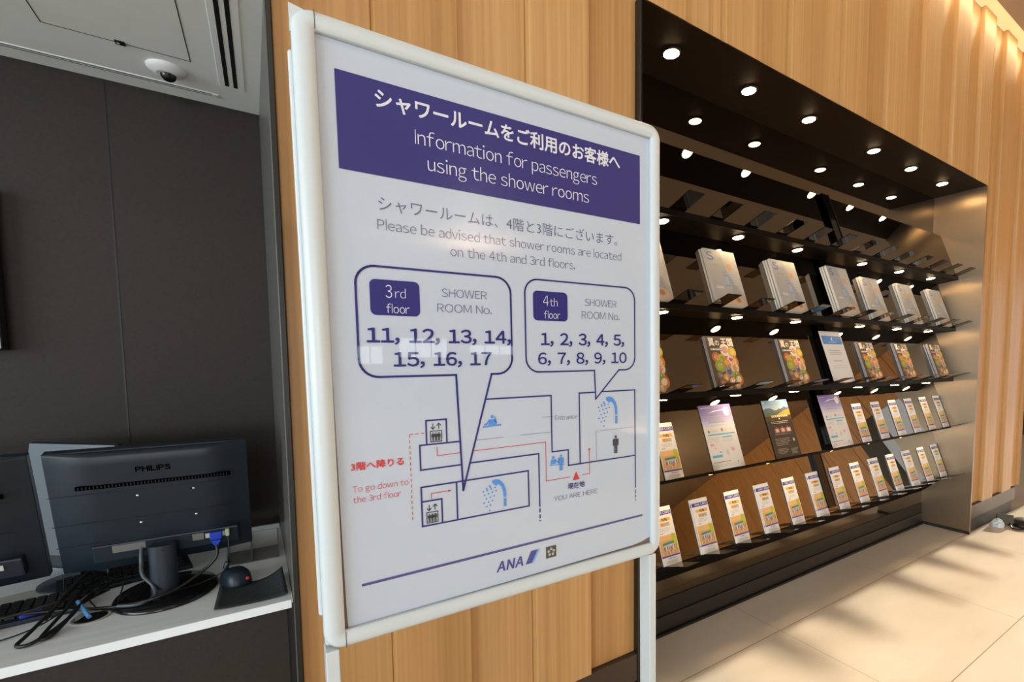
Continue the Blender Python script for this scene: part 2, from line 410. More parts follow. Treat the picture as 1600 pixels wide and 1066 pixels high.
# far right wall: oak boards, and the window that lets the low sun in along the oak wall
WX = 10.9; TE = math.tan(SUN_EL); WH = (WX - 1.22) * TE
b = MB()
for i in range(34):
    y0 = -14 + 0.35 * i
    if y0 > -2.3: break
    b.box(WX + (0.012 if i % 2 else 0.0), WX + 0.06, y0, min(y0 + 0.35, -2.25), 0, CEIL, MT['oak_plain'])
for i in range(14): b.box(WX + (0.012 if i % 2 else 0.0), WX + 0.06, -2.25 + 0.35 * i, -2.25 + 0.35 * (i + 1), WH, CEIL, MT['oak_plain'])
b.box(WX, WX + 0.06, 1.292, 2.6, 0, WH, MT['wall_dark']); b.box(WX, WX + 0.1, -2.25, -1.85, 0, WH, MT['black'])
struct(b, 'wall_right', 'oak board wall at the far right end of the hall')
b = MB()
for xs, l in ((1.85, 0.36), (2.30, 0.32), (2.95, 0.38), (3.44, 0.36), (3.94, 0.30)):  # added fins, tapered so their floor shadows fade away from the wall
    z = (WX - xs) * TE
    for k in range(8):
        t = 1 - k / 8
        b.box(WX + 0.01, WX + 0.03, 1.292 - l * (k + 1) / 8, 1.292 - l * k / 8, z - 0.026 * t, z + 0.026 * t, MT['wall_dark'])
struct(b, 'window_1', 'unseen dark fins added to cast the soft streaks on the floor')

# ------------------------------------------------------------------ brochure niche shell
b = MB(); b.box(NX0 - 0.002, NX1 + 0.006, WY - 0.0105, NBACK + 0.05, NTOP, NTOP + 0.005, MT['soffit'])
struct(b, 'trim_3', 'dark brown soffit of the brochure niche')
b = MB(); b.box(NX0 - 0.012, NX0, WY - 0.012, NBACK + 0.3, 0, NTOP, MT['black_trim']); struct(b, 'trim_4', 'black left jamb of the brochure niche')
b = MB(); b.box(NX1, NX1 + 0.018, WY - 0.016, NBACK + 0.3, 0.022, NTOP, MT['bronze'])
b.box(NX1 - 0.006, NX1 + 0.02, WY - 0.018, NBACK + 0.3, 0, 0.022, MT['kick'])
struct(b, 'trim_5', 'brushed bronze end panel closing the right of the brochure niche')

# ================================================================== BROCHURE RACK
ZB = [1.868, 1.500, 1.135, 0.775, 0.410]      # foot of every tilted panel
PYB, PYT, PH = 1.435, 1.555, 0.335
TILT = math.atan2(PYT - PYB, PH)
CT, ST = math.cos(TILT), math.sin(TILT)
LX = [1.370, 1.840, 2.306, 2.956, 3.423, 3.890]
rack = tag(empty('brochure_rack', (2.65, NBACK, 0)), 'built-in five-tier rack of tilted black mirror panels with short shelf prongs', 'rack')
def local(mb): mb.T = Matrix.Translation((-2.65, -NBACK, 0)); return mb
b = local(MB()); b.box(NX0, NX1, NBACK, NBACK + 0.01, 2.207, NTOP, MT['mirror']); b.build('header_panel', rack)
b = local(MB()); b.box(NX0, NX1, NBACK - 0.004, NBACK + 0.01, 0.0, 0.27, MT['plinth'])
b.build('plinth_panel', rack)
b = local(MB()); b.box(NX0, NX1, NBACK - 0.016, NBACK - 0.004, 0.012, 0.085, MT['kick']); b.box(NX0, NX1, NBACK - 0.03, NBACK - 0.004, 0.0, 0.012, MT['black']); b.box(NX0, NX1, NBACK - 0.008, NBACK - 0.004, 0.085, 0.165, MT['black'])
b.build('kick_plate', rack, bevel=0.002)
TAN = ST / CT
for i, zb in enumerate(ZB):
    zt = 2.186 if i == 0 else zb + PH
    yt = PYB + (zt - zb) * TAN
    b = local(MB())
    b.prism([(PYB, zb), (yt, zt), (yt + 0.02, zt + (0.008 if i == 0 else 0)), (PYB + 0.02, zb)], 'x', NX0 + 0.002, NX1 - 0.002, MT['mirror'])
    if i == 0: b.prism([(yt, zt), (NBACK, 2.207), (NBACK, 2.19), (yt + 0.01, zt - 0.01)], 'x', NX0 + 0.002, NX1 - 0.002, MT['mirror'])
    b.build('back_panel', rack)
    # soffit below the panel, down to the next one
    b = local(MB())
    if i < 4:
        zn = ZB[i + 1] + PH; yn = PYT
        b.prism([(PYB, zb - 0.002), (PYB, zb - (0.022 if i < 3 else 0.007)), (yn + 0.002, zn - 0.004), (yn + 0.002, zn + 0.01), (PYB + 0.02, zb - 0.002)], 'x', NX0 + 0.002, NX1 - 0.002, MT['black_soffit'])
    else:
        b.prism([(PYB, zb - 0.002), (PYB, zb - 0.007), (NBACK - 0.004, 0.255), (NBACK - 0.004, 0.27)], 'x', NX0 + 0.002, NX1 - 0.002, MT['black_soffit'])
    b.build('soffit_panel', rack)
    b = local(MB())
    b.box(NX0 + 0.002, NX1 - 0.002, PYB - 0.010, PYB, zb - (0.022 if i < 3 else 0.007), zb + 0.003, MT['black_soffit'])
    rail = b.build('shelf_rail', rack, bevel=0.001)
    for k in range(-1, 13):
        xc = 1.3925 + 0.2285 * k
        if xc - 0.0425 < NX0: continue
        p = MB(); p.box(-0.0425, 0.0425, -0.125, -0.004, -0.002, 0.001, MT['mirror_lo'])
        p.build('prong', rail, loc=(xc - 2.65, PYB - NBACK, zb), rot=(-TILT, 0, 0), bevel=0.0006, seg=1)
    p = MB(); p.box(-0.034, 0.034, -0.02, -0.0005, 0.03, (zt - zb) / CT - 0.004, MT['mirror_lo']); p.box(0.028, 0.034, -0.024, -0.0205, 0.03, (zt - zb) / CT - 0.004, MT['plastic_gloss'])
    p.build('upright', rack, loc=(2.618 - 2.65, PYB - NBACK, zb), rot=(-TILT, 0, 0), bevel=0.001)

# recessed downlights
def downlight():
    t = empty('recessed_downlight')
    m = MB(); m.lathe([(0.030, -0.004), (0.0385, -0.004), (0.0395, 0.0), (0.030, 0.0)], MT['lamp_ring'], 28); m.build('trim_ring', t)
    m = MB(); m.lathe([(0.0305, -0.0045), (0.028, -0.007), (0.001, -0.008)], MT['lamp'], 28); m.build('lens', t)
    return t
ORD = ['first', 'second', 'third', 'fourth', 'fifth', 'sixth', 'seventh', 'eighth', 'ninth', 'tenth', 'eleventh', 'twelfth', 'thirteenth']
dl0 = downlight(); first = True
def put_light(x, y, z, rx, label, group, sc=1.0):
    global first
    o = dl0 if first else copy_tree(dl0); first = False
    o.location = (x, y, z); o.rotation_euler = (rx, 0, 0); o.scale = (sc, sc, sc)
    tag(o, label, 'light', group); return o
for i, x in enumerate(LX):
    put_light(x, 1.44, NTOP, 0, f'glowing round downlight, {ORD[i]} from the left in the niche soffit', 'downlights in the niche soffit')
TIERW = ['topmost', 'second', 'third', 'fourth']
for r in range(4):
    zb = ZB[r]; zn = ZB[r + 1] + PH
    z0 = zb - (0.022 if r < 3 else 0.007); z1 = zn - 0.004
    t = (1.484 - PYB) / (PYT - PYB); ang = math.atan2(z1 - z0, PYT - PYB)
    for i, x in enumerate(LX):
        put_light(x, 1.484, z0 + (z1 - z0) * t, ang, f'small round downlight, {ORD[i]} from the left under the {TIERW[r]} rack shelf', f'downlights under the {TIERW[r]} rack shelf', 0.8)

# ------------------------------------------------------------------ printed matter
def on_panel(r, d):          # point on tier r, d metres in front of the panel, standing on the prongs
    return (PYB - CT * d, ZB[r] + ST * d + 0.0015 * CT)

def place(o, r, xl, d, yaw=0.0):
    y, z = on_panel(r, d)
    o.location = (xl, y, z); o.rotation_euler = (-TILT, 0, yaw)

def bars(mb, x0, x1, z0, z1, n, y, m, rag=0.3, fill=0.5, seed=1):
    rnd = random.Random(seed); h = (z1 - z0) / n
    for i in range(n):
        zt = z1 - i * h; x = x0
        xe = x1 - (x1 - x0) * rag * rnd.random()
        while x < xe - 0.002:
            w = min(0.003 + 0.012 * rnd.random(), xe - x)
            mb.rect(x, x + w, zt - h * fill, zt, y, m); x += w + 0.0022

def leaflet_mesh():
    w, h, t = 0.105, 0.240, 0.0035
    mb = MB(); paper = ink('white', '#e9e7e2')
    mb.box(0, w, -t, 0, 0, h, paper); y = -t - 0.0003
    navy = ink('navy', '#403f9c'); org = ink('orange', '#eaa23c'); tan = ink('tan', '#dba766'); gry = ink('grey', '#8d8c8c')
    mb.rect(0.002, w - 0.002, h * 0.855, h * 0.925, y, navy)
    mb.text('ANA CARD', y - 0.0003, paper, 0.020, 0.098, h * 0.873, 0.0095, 0.012)
    mb.rect(0.018, w - 0.014, h * 0.745, h * 0.80, y, ink('amber', '#ecb13f'))
    for x0, z0 in ((0.043, 0.775), (0.050, 0.765), (0.059, 0.775), (0.066, 0.76)): mb.rect(x0, x0 + 0.005, h * (z0 - 0.02), h * (z0 + 0.025), y - 0.0003, ink('brown', '#5d4a35'))
    mb.rect(0.054, 0.058, h * 0.735, h * 0.76, y - 0.0004, ink('rose', '#dba1aa'))
    for k in range(6): mb.rect(0.030 + k * 0.0088, 0.0382 + k * 0.0088, h * 0.655, h * 0.72, y, org if k < 2 else ink('sand', '#c6b27f'))
    for k in range(5): mb.rect(0.033 + k * 0.009, 0.037 + k * 0.009, h * 0.675, h * 0.70, y - 0.0003, ink('grey', '#8d8c8c'))
    bars(mb, 0.02, 0.085, h * 0.56, h * 0.63, 3, y, ink('pale', '#c5c5c4'), seed=3)
    mb.rect(0.016, 0.036, h * 0.535, h * 0.545, y, gry)
    # picture block
    mb.rect(0.003, w - 0.003, h * 0.165, h * 0.505, y, tan)
    mb.rect(0.003, w - 0.02, h * 0.41, h * 0.505, y - 0.0002, ink('peach', '#e5b877'))
    mb.disc((0.088, h * 0.415), 0.012, 0.026, y - 0.0004, ink('lime', '#b9bf2e'), 14, 0.2)
    mb.rect(0.092, 0.096, h * 0.20, h * 0.36, y - 0.0004, ink('lime2', '#8ea02c'))
    mb.poly([(0.018, h * 0.335), (0.082, h * 0.350), (0.084, h * 0.385), (0.022, h * 0.375)], y - 0.0005, ink('teal', '#2f8f7d'))
    mb.rect(0.022, 0.080, h * 0.245, h * 0.336, y - 0.0004, ink('paleblue', '#b3cdd6'))
    rnd = random.Random(5)
    cols = ['#3f62a0', '#c86060', '#e6e0d4', '#54606e', '#d8a44a', '#7b8fb4', '#b34d3d']
    for k in range(11):
        x = 0.022 + k * 0.0058; zz = h * (0.225 + 0.03 * rnd.random())
        mb.rect(x, x + 0.0042, zz, zz + 0.016, y - 0.0007, ink('fig%d' % (k % 7), cols[k % 7])); mb.disc((x + 0.002, zz + 0.0185), 0.002, 0.0022, y - 0.0007, ink('skin', '#e0b38c'), 8)
    for k in range(12):
        mb.rect(0.012 + 0.0065 * k, 0.0145 + 0.0065 * k, h * (0.175 + 0.03 * rnd.random()), h * 0.215, y - 0.0006, ink('rust', '#c9772f') if k % 3 else paper)
    mb.rect(0.002, w - 0.002, h * 0.135, h * 0.162, y, navy)
    bars(mb, 0.04, 0.085, h * 0.10, h * 0.115, 1, y, gry, seed=9, fill=0.8); bars(mb, 0.02, 0.095, h * 0.03, h * 0.07, 2, y, ink('pale', '#c5c5c4'), seed=11)
    return mb, w, h, t
mb, LW, LH, LT = leaflet_mesh()
leaf0 = mb.build('leaflet')

used = set()
def dup(o, first_used):
    if o.name not in used: used.add(o.name); return o
    return copy_tree(o)

for k in range(13):                                   # bottom row of 13
    o = dup(leaf0, 0); place(o, 4, 1.340 + 0.2285 * k, 0.0012)
    tag(o, f'narrow blue-headed leaflet, {ORD[k]} from the left on the lowest rack shelf', 'leaflet', 'narrow leaflets on the lowest rack shelf')
    if k in (1, 3, 5, 8, 10):                       # a second copy slipping out on the left
        y, z = on_panel(4, 0.0010); o.location.y -= 0.004 * CT; o.location.z += 0.004 * ST
        c = copy_tree(leaf0); place(c, 4, 1.340 + 0.2285 * k - 0.0055, 0.0004)
        tag(c, f'leaflet mostly hidden behind the {ORD[k]} leaflet from the left on the lowest shelf', 'leaflet', 'leaflets behind others on the lowest shelf')
for n, k in enumerate([0, 7, 8, 9, 10, 11, 12]):
    o = dup(leaf0, 0); place(o, 3, (1.348 if k == 0 else 1.340 + 0.2285 * k), 0.0012)
    tag(o, 'narrow leaflet alone at the left end of the fourth rack shelf' if k == 0 else f'narrow blue-headed leaflet, {ORD[n - 1]} after the wide flyers on the fourth shelf', 'leaflet', None if k == 0 else 'narrow leaflets on the fourth rack shelf')

# wide flyers
def flyer_base(t=0.0022, w=0.215, h=0.302, col=('white2', '#dfdad3')):
    mb = MB(); mb.box(0, w, -t, 0, 0, h, ink(*col)); return mb, w, h, -t - 0.0003
def purple_flyer():
    mb, w, h, y = flyer_base()
    cols = ['#7a6cae', '#8073b4', '#887cb9', '#9389c0', '#a098c8', '#b0aacf', '#c2bed8', '#d2cfdf']
    for i, c in enumerate(cols): mb.rect(0, w, h * (1 - (i + 1) * 0.042), h * (1 - i * 0.042), y, ink('pur%d' % i, c))
    wh = ink('white', '#e9e7e2'); g = ink('grey', '#8d8c8c'); pg = ink('pale', '#c5c5c4'); cy = ink('cyan', '#55b4d4')
    mb.rect(0.012, 0.024, h * 0.95, h * 0.965, y - 0.0002, wh); bars(mb, 0.028, 0.07, h * 0.952, h * 0.963, 1, y - 0.0002, wh, fill=.7)
    mb.poly([(0.045, h * 0.865), (0.10, h * 0.893), (0.160, h * 0.905), (0.168, h * 0.93), (0.15, h * 0.918), (0.09, h * 0.903)], y - 0.0003, wh)   # aeroplane streak
    mb.disc((0.178, h * 0.885), 0.020, 0.022, y - 0.0003, wh, 20)
    bars(mb, 0.04, 0.165, h * 0.70, h * 0.83, 3, y - 0.0003, ink('lilacgrey', '#a7a3b4'), fill=0.6, seed=2)
    bars(mb, 0.05, 0.155, h * 0.655, h * 0.685, 1, y - 0.0003, pg, seed=4, fill=.5)
    mb.disc((0.028, h * 0.585), 0.007, 0.0075, y, g, 12); mb.disc((0.118, h * 0.60), 0.0075, 0.008, y, g, 12)
    bars(mb, 0.04, 0.10, h * 0.575, h * 0.60, 2, y, pg, seed=5); bars(mb, 0.132, 0.20, h * 0.585, h * 0.61, 2, y, pg, seed=6)
    mb.rect(0.018, 0.200, h * 0.525, h * 0.545, y, cy)
    mb.rect(0.110, 0.175, h * 0.475, h * 0.495, y, cy); bars(mb, 0.02, 0.095, h * 0.44, h * 0.49, 3, y, pg, seed=7)
    bars(mb, 0.11, 0.18, h * 0.40, h * 0.455, 3, y, pg, seed=8)
    mb.rect(0.02, 0.032, h * 0.425, h * 0.43, y, g); mb.rect(0.055, 0.075, h * 0.425, h * 0.43, y, g)
    mb.rect(0.018, 0.042, h * 0.365, h * 0.40, y, ink('rose', '#dba1aa')); mb.rect(0.150, 0.172, h * 0.26, h * 0.30, y, ink('rose', '#dba1aa'))
    mb.rect(0.145, 0.168, h * 0.305, h * 0.315, y, ink('rose', '#dba1aa'))
    mb.disc((0.12, h * 0.25), 0.010, 0.014, y, pg, 10); mb.disc((0.045, h * 0.325), 0.003, 0.003, y, g, 8)
    mb.rect(0.068, 0.08, h * 0.255, h * 0.27, y, ink('brick', '#a15a4d'))
    mb.rect(0.013, 0.080, h * 0.185, h * 0.225, y, cy)
    bars(mb, 0.013, 0.125, h * 0.10, h * 0.12, 1, y, ink('charcoal', '#44424a'), seed=10, fill=.45, rag=0)
    bars(mb, 0.015, 0.19, h * 0.03, h * 0.085, 3, y, pg, seed=12); mb.disc((0.175, h * 0.085), 0.004, 0.006, y, g, 8)
    return mb
pf = purple_flyer().build('flyer'); place(pf, 3, 1.640, 0.0012); tag(pf, 'wide white flyer with purple top, left of the dark flyer', 'flyer', 'wide flyers on the fourth rack shelf')
pf2 = copy_tree(pf); place(pf2, 3, 2.560, 0.0012 + 0.031); tag(pf2, 'wide white flyer with purple top, right of the dark flyer', 'flyer', 'wide flyers on the fourth rack shelf')

def dark_flyer():
    mb, w, h, y = flyer_base(col=('dusk', '#2c2620'))
    sky = ['#6fa3c8', '#86b2cf', '#a6c4d3', '#c3cfce']
    for i, c in enumerate(sky): mb.rect(0, w, h * (1 - (i + 1) * 0.045), h * (1 - i * 0.045), y, ink('sky%d' % i, c))
    mb.rect(0.010, 0.022, h * 0.955, h * 0.97, y - 0.0002, ink('white', '#e9e7e2')); mb.rect(0.026, 0.032, h * 0.952, h * 0.972, y - 0.0002, ink('charcoal', '#44424a'))
    rnd = random.Random(3); pts = [(0, h * 0.76)]
    for i in range(13): pts.append((w * i / 12, h * (0.83 + 0.035 * rnd.random() + 0.02 * math.sin(i * 0.8))))
    pts.append((w, h * 0.76)); mb.poly(pts, y - 0.0003, ink('mountain', '#56708a'))
    pts = [(0, h * 0.72)]
    for i in range(11): pts.append((w * i / 10, h * (0.77 + 0.03 * rnd.random())))
    pts.append((w, h * 0.72)); mb.poly(pts, y - 0.0005, ink('grove', '#66703a'))
    mb.poly([(w * 0.42, h * 0.72), (w, h * 0.72), (w, h * 0.83), (w * 0.75, h * 0.80), (w * 0.5, h * 0.745)], y - 0.0007, ink('gold', '#d0a43c'))
    mb.rect(0, w, h * 0.645, h * 0.722, y - 0.0007, ink('earth', '#4b3a1f'))
    for k in range(9): mb.rect(0.05 + k * 0.0155, 0.061 + k * 0.0155, h * 0.695, h * 0.735, y - 0.0009, ink('ivory', '#eadfb8'))
    mb.disc((0.11, h * 0.67), 0.007, 0.005, y - 0.0009, ink('ivory', '#eadfb8'), 10)
    bars(mb, 0.035, 0.185, h * 0.57, h * 0.625, 2, y, ink('ivory', '#eadfb8'), seed=14, fill=.3, rag=0.1)
    for k in range(3):
        mb.rect(0.048 + k * 0.048, 0.088 + k * 0.048, h * 0.43, h * 0.505, y, ink('dish%d' % k, ['#a9675a', '#b07c66', '#bd8f80'][k]))
        mb.disc((0.068 + k * 0.048, h * 0.467), 0.011, 0.009, y - 0.0002, ink('dishw%d' % k, ['#d9b7a6', '#dcc0a8', '#e2cfc0'][k]), 12)
        mb.rect(0.060 + k * 0.048, 0.072 + k * 0.048, h * 0.512, h * 0.53, y, ink('rose2', '#b5594a'))
    bars(mb, 0.04, 0.19, h * 0.385, h * 0.415, 2, y, ink('smoke', '#8b8478'), seed=15)
    bars(mb, 0.03, 0.165, h * 0.20, h * 0.33, 5, y, ink('smoke', '#8b8478'), seed=16, fill=.45)
    mb.rect(0.178, 0.19, h * 0.26, h * 0.31, y, ink('pale', '#c5c5c4'))
    bars(mb, 0.03, 0.12, h * 0.06, h * 0.16, 4, y, ink('smoke', '#8b8478'), seed=17); bars(mb, 0.14, 0.2, h * 0.04, h * 0.14, 5, y, ink('smoke', '#8b8478'), seed=18, fill=.6)
    return mb
df = dark_flyer().build('flyer'); place(df, 3, 2.097, 0.0012); tag(df, 'wide dark flyer with blue sky and mountain picture on the fourth rack shelf', 'flyer')

def blue_flyer():
    mb, w, h, y = flyer_base(col=('notice', '#dcdad5'))
    bl = ink('azure', '#3f86c6'); wh = ink('white', '#e9e7e2'); g = ink('grey', '#8d8c8c')
    mb.rect(0.010, w - 0.008, h * 0.745, h * 0.91, y, bl)
    for k in range(6): mb.rect(0.1085 - 0.0015, 0.1085 + 0.0015, h * 0.845 - 0.010, h * 0.845 + 0.010, y - 0.0002, wh) if k == 0 else mb.disc((0.1085 + 0.007 * math.cos(k), h * 0.845 + 0.007 * math.sin(k)), 0.003, 0.003, y - 0.0002, wh, 8)
    bars(mb, 0.07, 0.15, h * 0.78, h * 0.79, 1, y - 0.0002, wh, fill=.9, rag=0)
    bars(mb, 0.05, 0.155, h * 0.60, h * 0.63, 1, y, g, fill=.6, rag=0); bars(mb, 0.045, 0.17, h * 0.52, h * 0.58, 2, y, g, fill=.4, rag=.1)
    bars(mb, 0.06, 0.15, h * 0.38, h * 0.43, 2, y, g, fill=.35); bars(mb, 0.04, 0.18, h * 0.25, h * 0.33, 2, y, ink('pale', '#c5c5c4'), fill=.4)
    return mb
bf = blue_flyer().build('flyer'); place(bf, 2, 2.555, 0.031); tag(bf, 'white sheet with blue header band standing on the third rack shelf', 'flyer')

# magazines
def magazine(w, h, t, cover, spine, page=None):
    page = page or ink('pages', '#d8d2c6')
    mb = MB(); mb.box(0.0008, w - 0.001, -t + 0.0006, -0.0006, 0.001, h - 0.001, page)
    mb.box(0, w, -t, -t + 0.0006, 0, h, cover); mb.box(0, w, -0.0006, 0, 0, h, cover); mb.box(-0.0006, 0.0008, -t, 0, 0, h, spine)
    return mb, -t - 0.0003
def shop_magazine(t):
    w, h = 0.205, 0.277
    mb, y = magazine(w, h, t, ink('shopcover', '#a9a59d'), ink('spinew', '#d9d4ca'))
    mb.poly([(w * 0.52, h * 0.98), (w * 0.98, h * 0.98), (w * 0.99, h * 0.20), (w * 0.60, h * 0.60)], y, ink('cover_l', '#b9b4aa'))
    mb.poly([(w * 0.40, h * 0.60), (w * 0.55, h * 0.62), (w * 0.97, h * 0.12), (w * 0.70, h * 0.10)], y - 0.0002, ink('cover_m', '#9c9995'))
    mb.text('S', y - 0.0004, ink('shopblue', '#4a66a8'), 0.012, 0.052, h * 0.80, 0.040, 0.015)
    mb.text('HOP', y - 0.0004, ink('shopgrey', '#8f949c'), 0.055, 0.105, h * 0.80, 0.020)
    bars(mb, 0.03, 0.095, h * 0.69, h * 0.73, 2, y - 0.0004, ink('shopgrey', '#8f949c'), seed=20)
    mb.rect(w * 0.62, w * 0.78, h * 0.66, h * 0.76, y - 0.0004, ink('shoporange', '#d69a6c'))
    mb.poly([(w * 0.40, h * 0.30), (w * 0.62, h * 0.30), (w * 0.60, h * 0.56), (w * 0.50, h * 0.64), (w * 0.43, h * 0.56)], y - 0.0005, ink('glassy', '#a3abb2'))
    mb.rect(w * 0.44, w * 0.59, h * 0.345, h * 0.56, y - 0.0007, ink('bottle', '#8f9bab')); mb.rect(w * 0.47, w * 0.56, h * 0.58, h * 0.625, y - 0.0007, ink('cap', '#9aa0a6'))
    mb.rect(w * 0.46, w * 0.57, h * 0.38, h * 0.52, y - 0.0008, ink('bottle2', '#a7b1bd'))
    for k in range(5): mb.rect(w * 0.70, w * (0.86 + 0.02 * (k % 2)), h * (0.60 - 0.05 * k), h * (0.612 - 0.05 * k), y - 0.0006, ink('pale', '#c5c5c4'))
    mb.poly([(w * 0.30, h * 0.03), (w * 0.95, h * 0.03), (w * 0.90, h * 0.16), (w * 0.62, h * 0.22), (w * 0.4, h * 0.12)], y - 0.0006, ink('straw', '#c0a386'))
    mb.disc((w * 0.72, h * 0.12), 0.016, 0.013, y - 0.0008, ink('ochre', '#a4714c'), 12)
    mb.rect(w * 0.12, w * 0.35, h * 0.30, h * 0.34, y - 0.0006, ink('pale', '#c5c5c4'))
    return mb
def food_magazine(t, w=0.186, h=0.254):
    mb, y = magazine(w, h, t, ink('foodcover', '#4a3b2c'), ink('spineg', '#a7a4a6'))
    iv = ink('ivory2', '#e9e0d2')
    for k, ch in enumerate(['翼', 'の', '王', '国']):
        x = w * (0.10 + 0.225 * k); c = 0.030
        mb.text(ch, y - 0.0006, iv, x, x + (0.036 if k != 1 else 0.026), h * 0.835 - 0.002, 0.030 if k != 1 else 0.022, 0.018)
    bars(mb, w * 0.12, w * 0.52, h * 0.735, h * 0.765, 1, y - 0.0006, iv, fill=.9, rag=0, seed=22); mb.rect(w * 0.10, w * 0.54, h * 0.72, h * 0.78, y - 0.0003, ink('slate', '#5b6067'))
    rnd = random.Random(11)
    food = [(0.62, 0.74, 0.155, '#e7d3c4', '#d79a86'), (0.88, 0.70, 0.13, '#c9b24a', '#e1c15a'), (0.90, 0.52, 0.14, '#c87a33', '#e0ab63'),
            (0.25, 0.60, 0.13, '#b56536', '#d98a4c'), (0.44, 0.58, 0.11, '#b9b040', '#8a9a34'), (0.58, 0.50, 0.14, '#cc7a3a', '#e09a50'),
            (0.74, 0.56, 0.10, '#dcc7c0', '#a45a80'), (0.30, 0.43, 0.15, '#8a9a3a', '#a9a24c'), (0.58, 0.33, 0.13, '#8d8794', '#5d5568'),
            (0.82, 0.40, 0.13, '#d9b9a0', '#c98a6a'), (0.80, 0.24, 0.13, '#92a03e', '#6f8a30'), (0.93, 0.18, 0.14, '#c4662e', '#e0c9a8'),
            (0.22, 0.27, 0.10, '#6b5a55', '#8d7a6c'), (0.42, 0.22, 0.09, '#cf8c3e', '#e3b46a'), (0.62, 0.15, 0.09, '#d3a58c', '#e6cdb8'),
            (0.28, 0.11, 0.12, '#7c5a48', '#946b52'), (0.48, 0.06, 0.08, '#8f6a50', '#b08a66'), (0.76, 0.08, 0.10, '#a9865c', '#c9a87c')]
    for i, (fx, fz, r, c1, c2) in enumerate(food):
        r *= 1.18
        cx = min(max(w * fx, w * r * 0.9), w * (1 - r * 0.9)); cz = max(h * fz, w * r)
        mb.disc((cx, cz), w * r, w * r * 0.92, y - 0.0002 - 0.00003 * i, ink('food%da' % i, c1), 14)
        mb.disc((cx, cz), w * r * 0.58, w * r * 0.5, y - 0.0009 - 0.00003 * i, ink('food%db' % i, c2), 12, rnd.random())
        for q in range(3): mb.disc((cx + w * r * 0.4 * math.cos(q * 2 + i), cz + w * r * 0.4 * math.sin(q * 2 + i)), 0.003, 0.0024, y - 0.0015, ink('bit%d' % ((i + q) % 4), ['#e8d8b0', '#7a8a2e', '#c0452c', '#f0e6da'][(i + q) % 4]), 7)
    return mb
shopA = shop_magazine(0.011).build('magazine'); shopB = shop_magazine(0.008).build('magazine'); shopB.data.name = 'magazine_thin'
SX = [1.168, 1.630, 2.092, 2.545, 2.978, 3.432, 3.900]
POSB = ['cut off at left end', 'first whole from left', 'second whole from left', 'third whole from left', 'fourth whole from left', 'fifth whole from left', 'last before bronze panel']
POSW = ['cut off at the left end', 'first whole one from the left', 'second whole one from the left', 'third whole one from the left', 'fourth whole one from the left', 'fifth whole one from the left', 'last one, beside the bronze end panel']
for i, x in enumerate(SX):
    d = 0.0006 if i != 3 else 0.031
    nback = 2 if i in (2, 3) else 1
    for j in range(nback):
        o = dup(shopB, 0); place(o, 1, x - 0.006 * (nback - j), d)
        d += 0.0095
        tag(o, f'magazine tucked {"directly" if j == nback - 1 else "two deep"} behind the pale shopping one, {POSB[i]}', 'magazine', 'magazines behind the front ones on the second rack shelf')
    o = dup(shopA, 0); place(o, 1, x, d + 0.001)
    tag(o, f'pale shopping magazine on second rack shelf, {POSW[i]}', 'magazine', 'shopping magazines on the second rack shelf')
foodA = food_magazine(0.014).build('magazine'); foodB = food_magazine(0.008).build('magazine')
FX = [1.182, 1.644, 2.178, 2.962, 3.420, 3.918]
FW = ['cut off by the sign at the left end', 'first whole one from the left', 'just left of the white blue-headed sheet', 'just right of the white blue-headed sheet', 'second from the right end', 'at the right end beside the bronze panel']
for i, x in enumerate(FX):
    d = 0.0006
    if i == 5:
        o = dup(foodB, 0); place(o, 2, x - 0.010, d); d += 0.0095
        tag(o, 'food cover magazine behind the rightmost one on the third rack shelf', 'magazine')
    o = dup(foodA, 0); place(o, 2, x, d); tag(o, f'food cover magazine on third shelf, {FW[i]}', 'magazine', 'food cover magazines on the third rack shelf')

# ================================================================== POSTER STAND
hh = Vector((0.9999, -0.0088, 0.0079)).normalized(); nn = Vector((0.0088, 0.9999, 0)).normalized(); vv = hh.cross(nn) * 1.0
nn = vv.cross(hh).normalized()
Rm = Matrix((hh, nn, vv)).transposed()
P0 = Vector((0.0605, 0.936, 0.757)); BZ = 0.757
root_loc = P0 - Rm @ Vector((0, 0, BZ))
stand = empty('poster_stand', (root_loc.x, root_loc.y, root_loc.z), Rm.to_euler())
stand.location.z += 0
tag(stand, 'white framed poster stand with shower room information in front of the oak wall', 'sign')
def L(mb): mb.T = Matrix.Translation((0, 0, BZ)); return mb
FX0, FX1, FZ0, FZ1, FW_ = 0.004, 0.795, -0.0045, 1.088, 0.0335
wf = MT['white_frame']
RAILP = [(0.0, 0.013), (0.0, 0.004), (0.002, -0.001), (0.006, -0.005), (0.012, -0.0075), (0.019, -0.008), (0.0325, -0.0068), (0.0335, -0.004), (0.0335, 0.004), (0.012, 0.013)]
c = 0.034
b = L(MB()); b.prism([(FX0 + p[0], p[1]) for p in RAILP], 'z', FZ0 + c, FZ1 - c, wf, True); b.build('side_rail', stand)
b = L(MB()); b.prism([(FX1 - p[0], p[1]) for p in RAILP][::-1], 'z', FZ0 + c, FZ1 - c, wf, True); b.build('side_rail', stand)
b = L(MB()); b.prism([(p[1], FZ1 - p[0]) for p in RAILP], 'x', FX0 + c, FX1 - c, wf, True); b.build('top_rail', stand)
b = L(MB()); b.prism([(p[1], FZ0 + p[0]) for p in RAILP][::-1], 'x', FX0 + c, FX1 - c, wf, True); b.build('bottom_rail', stand)
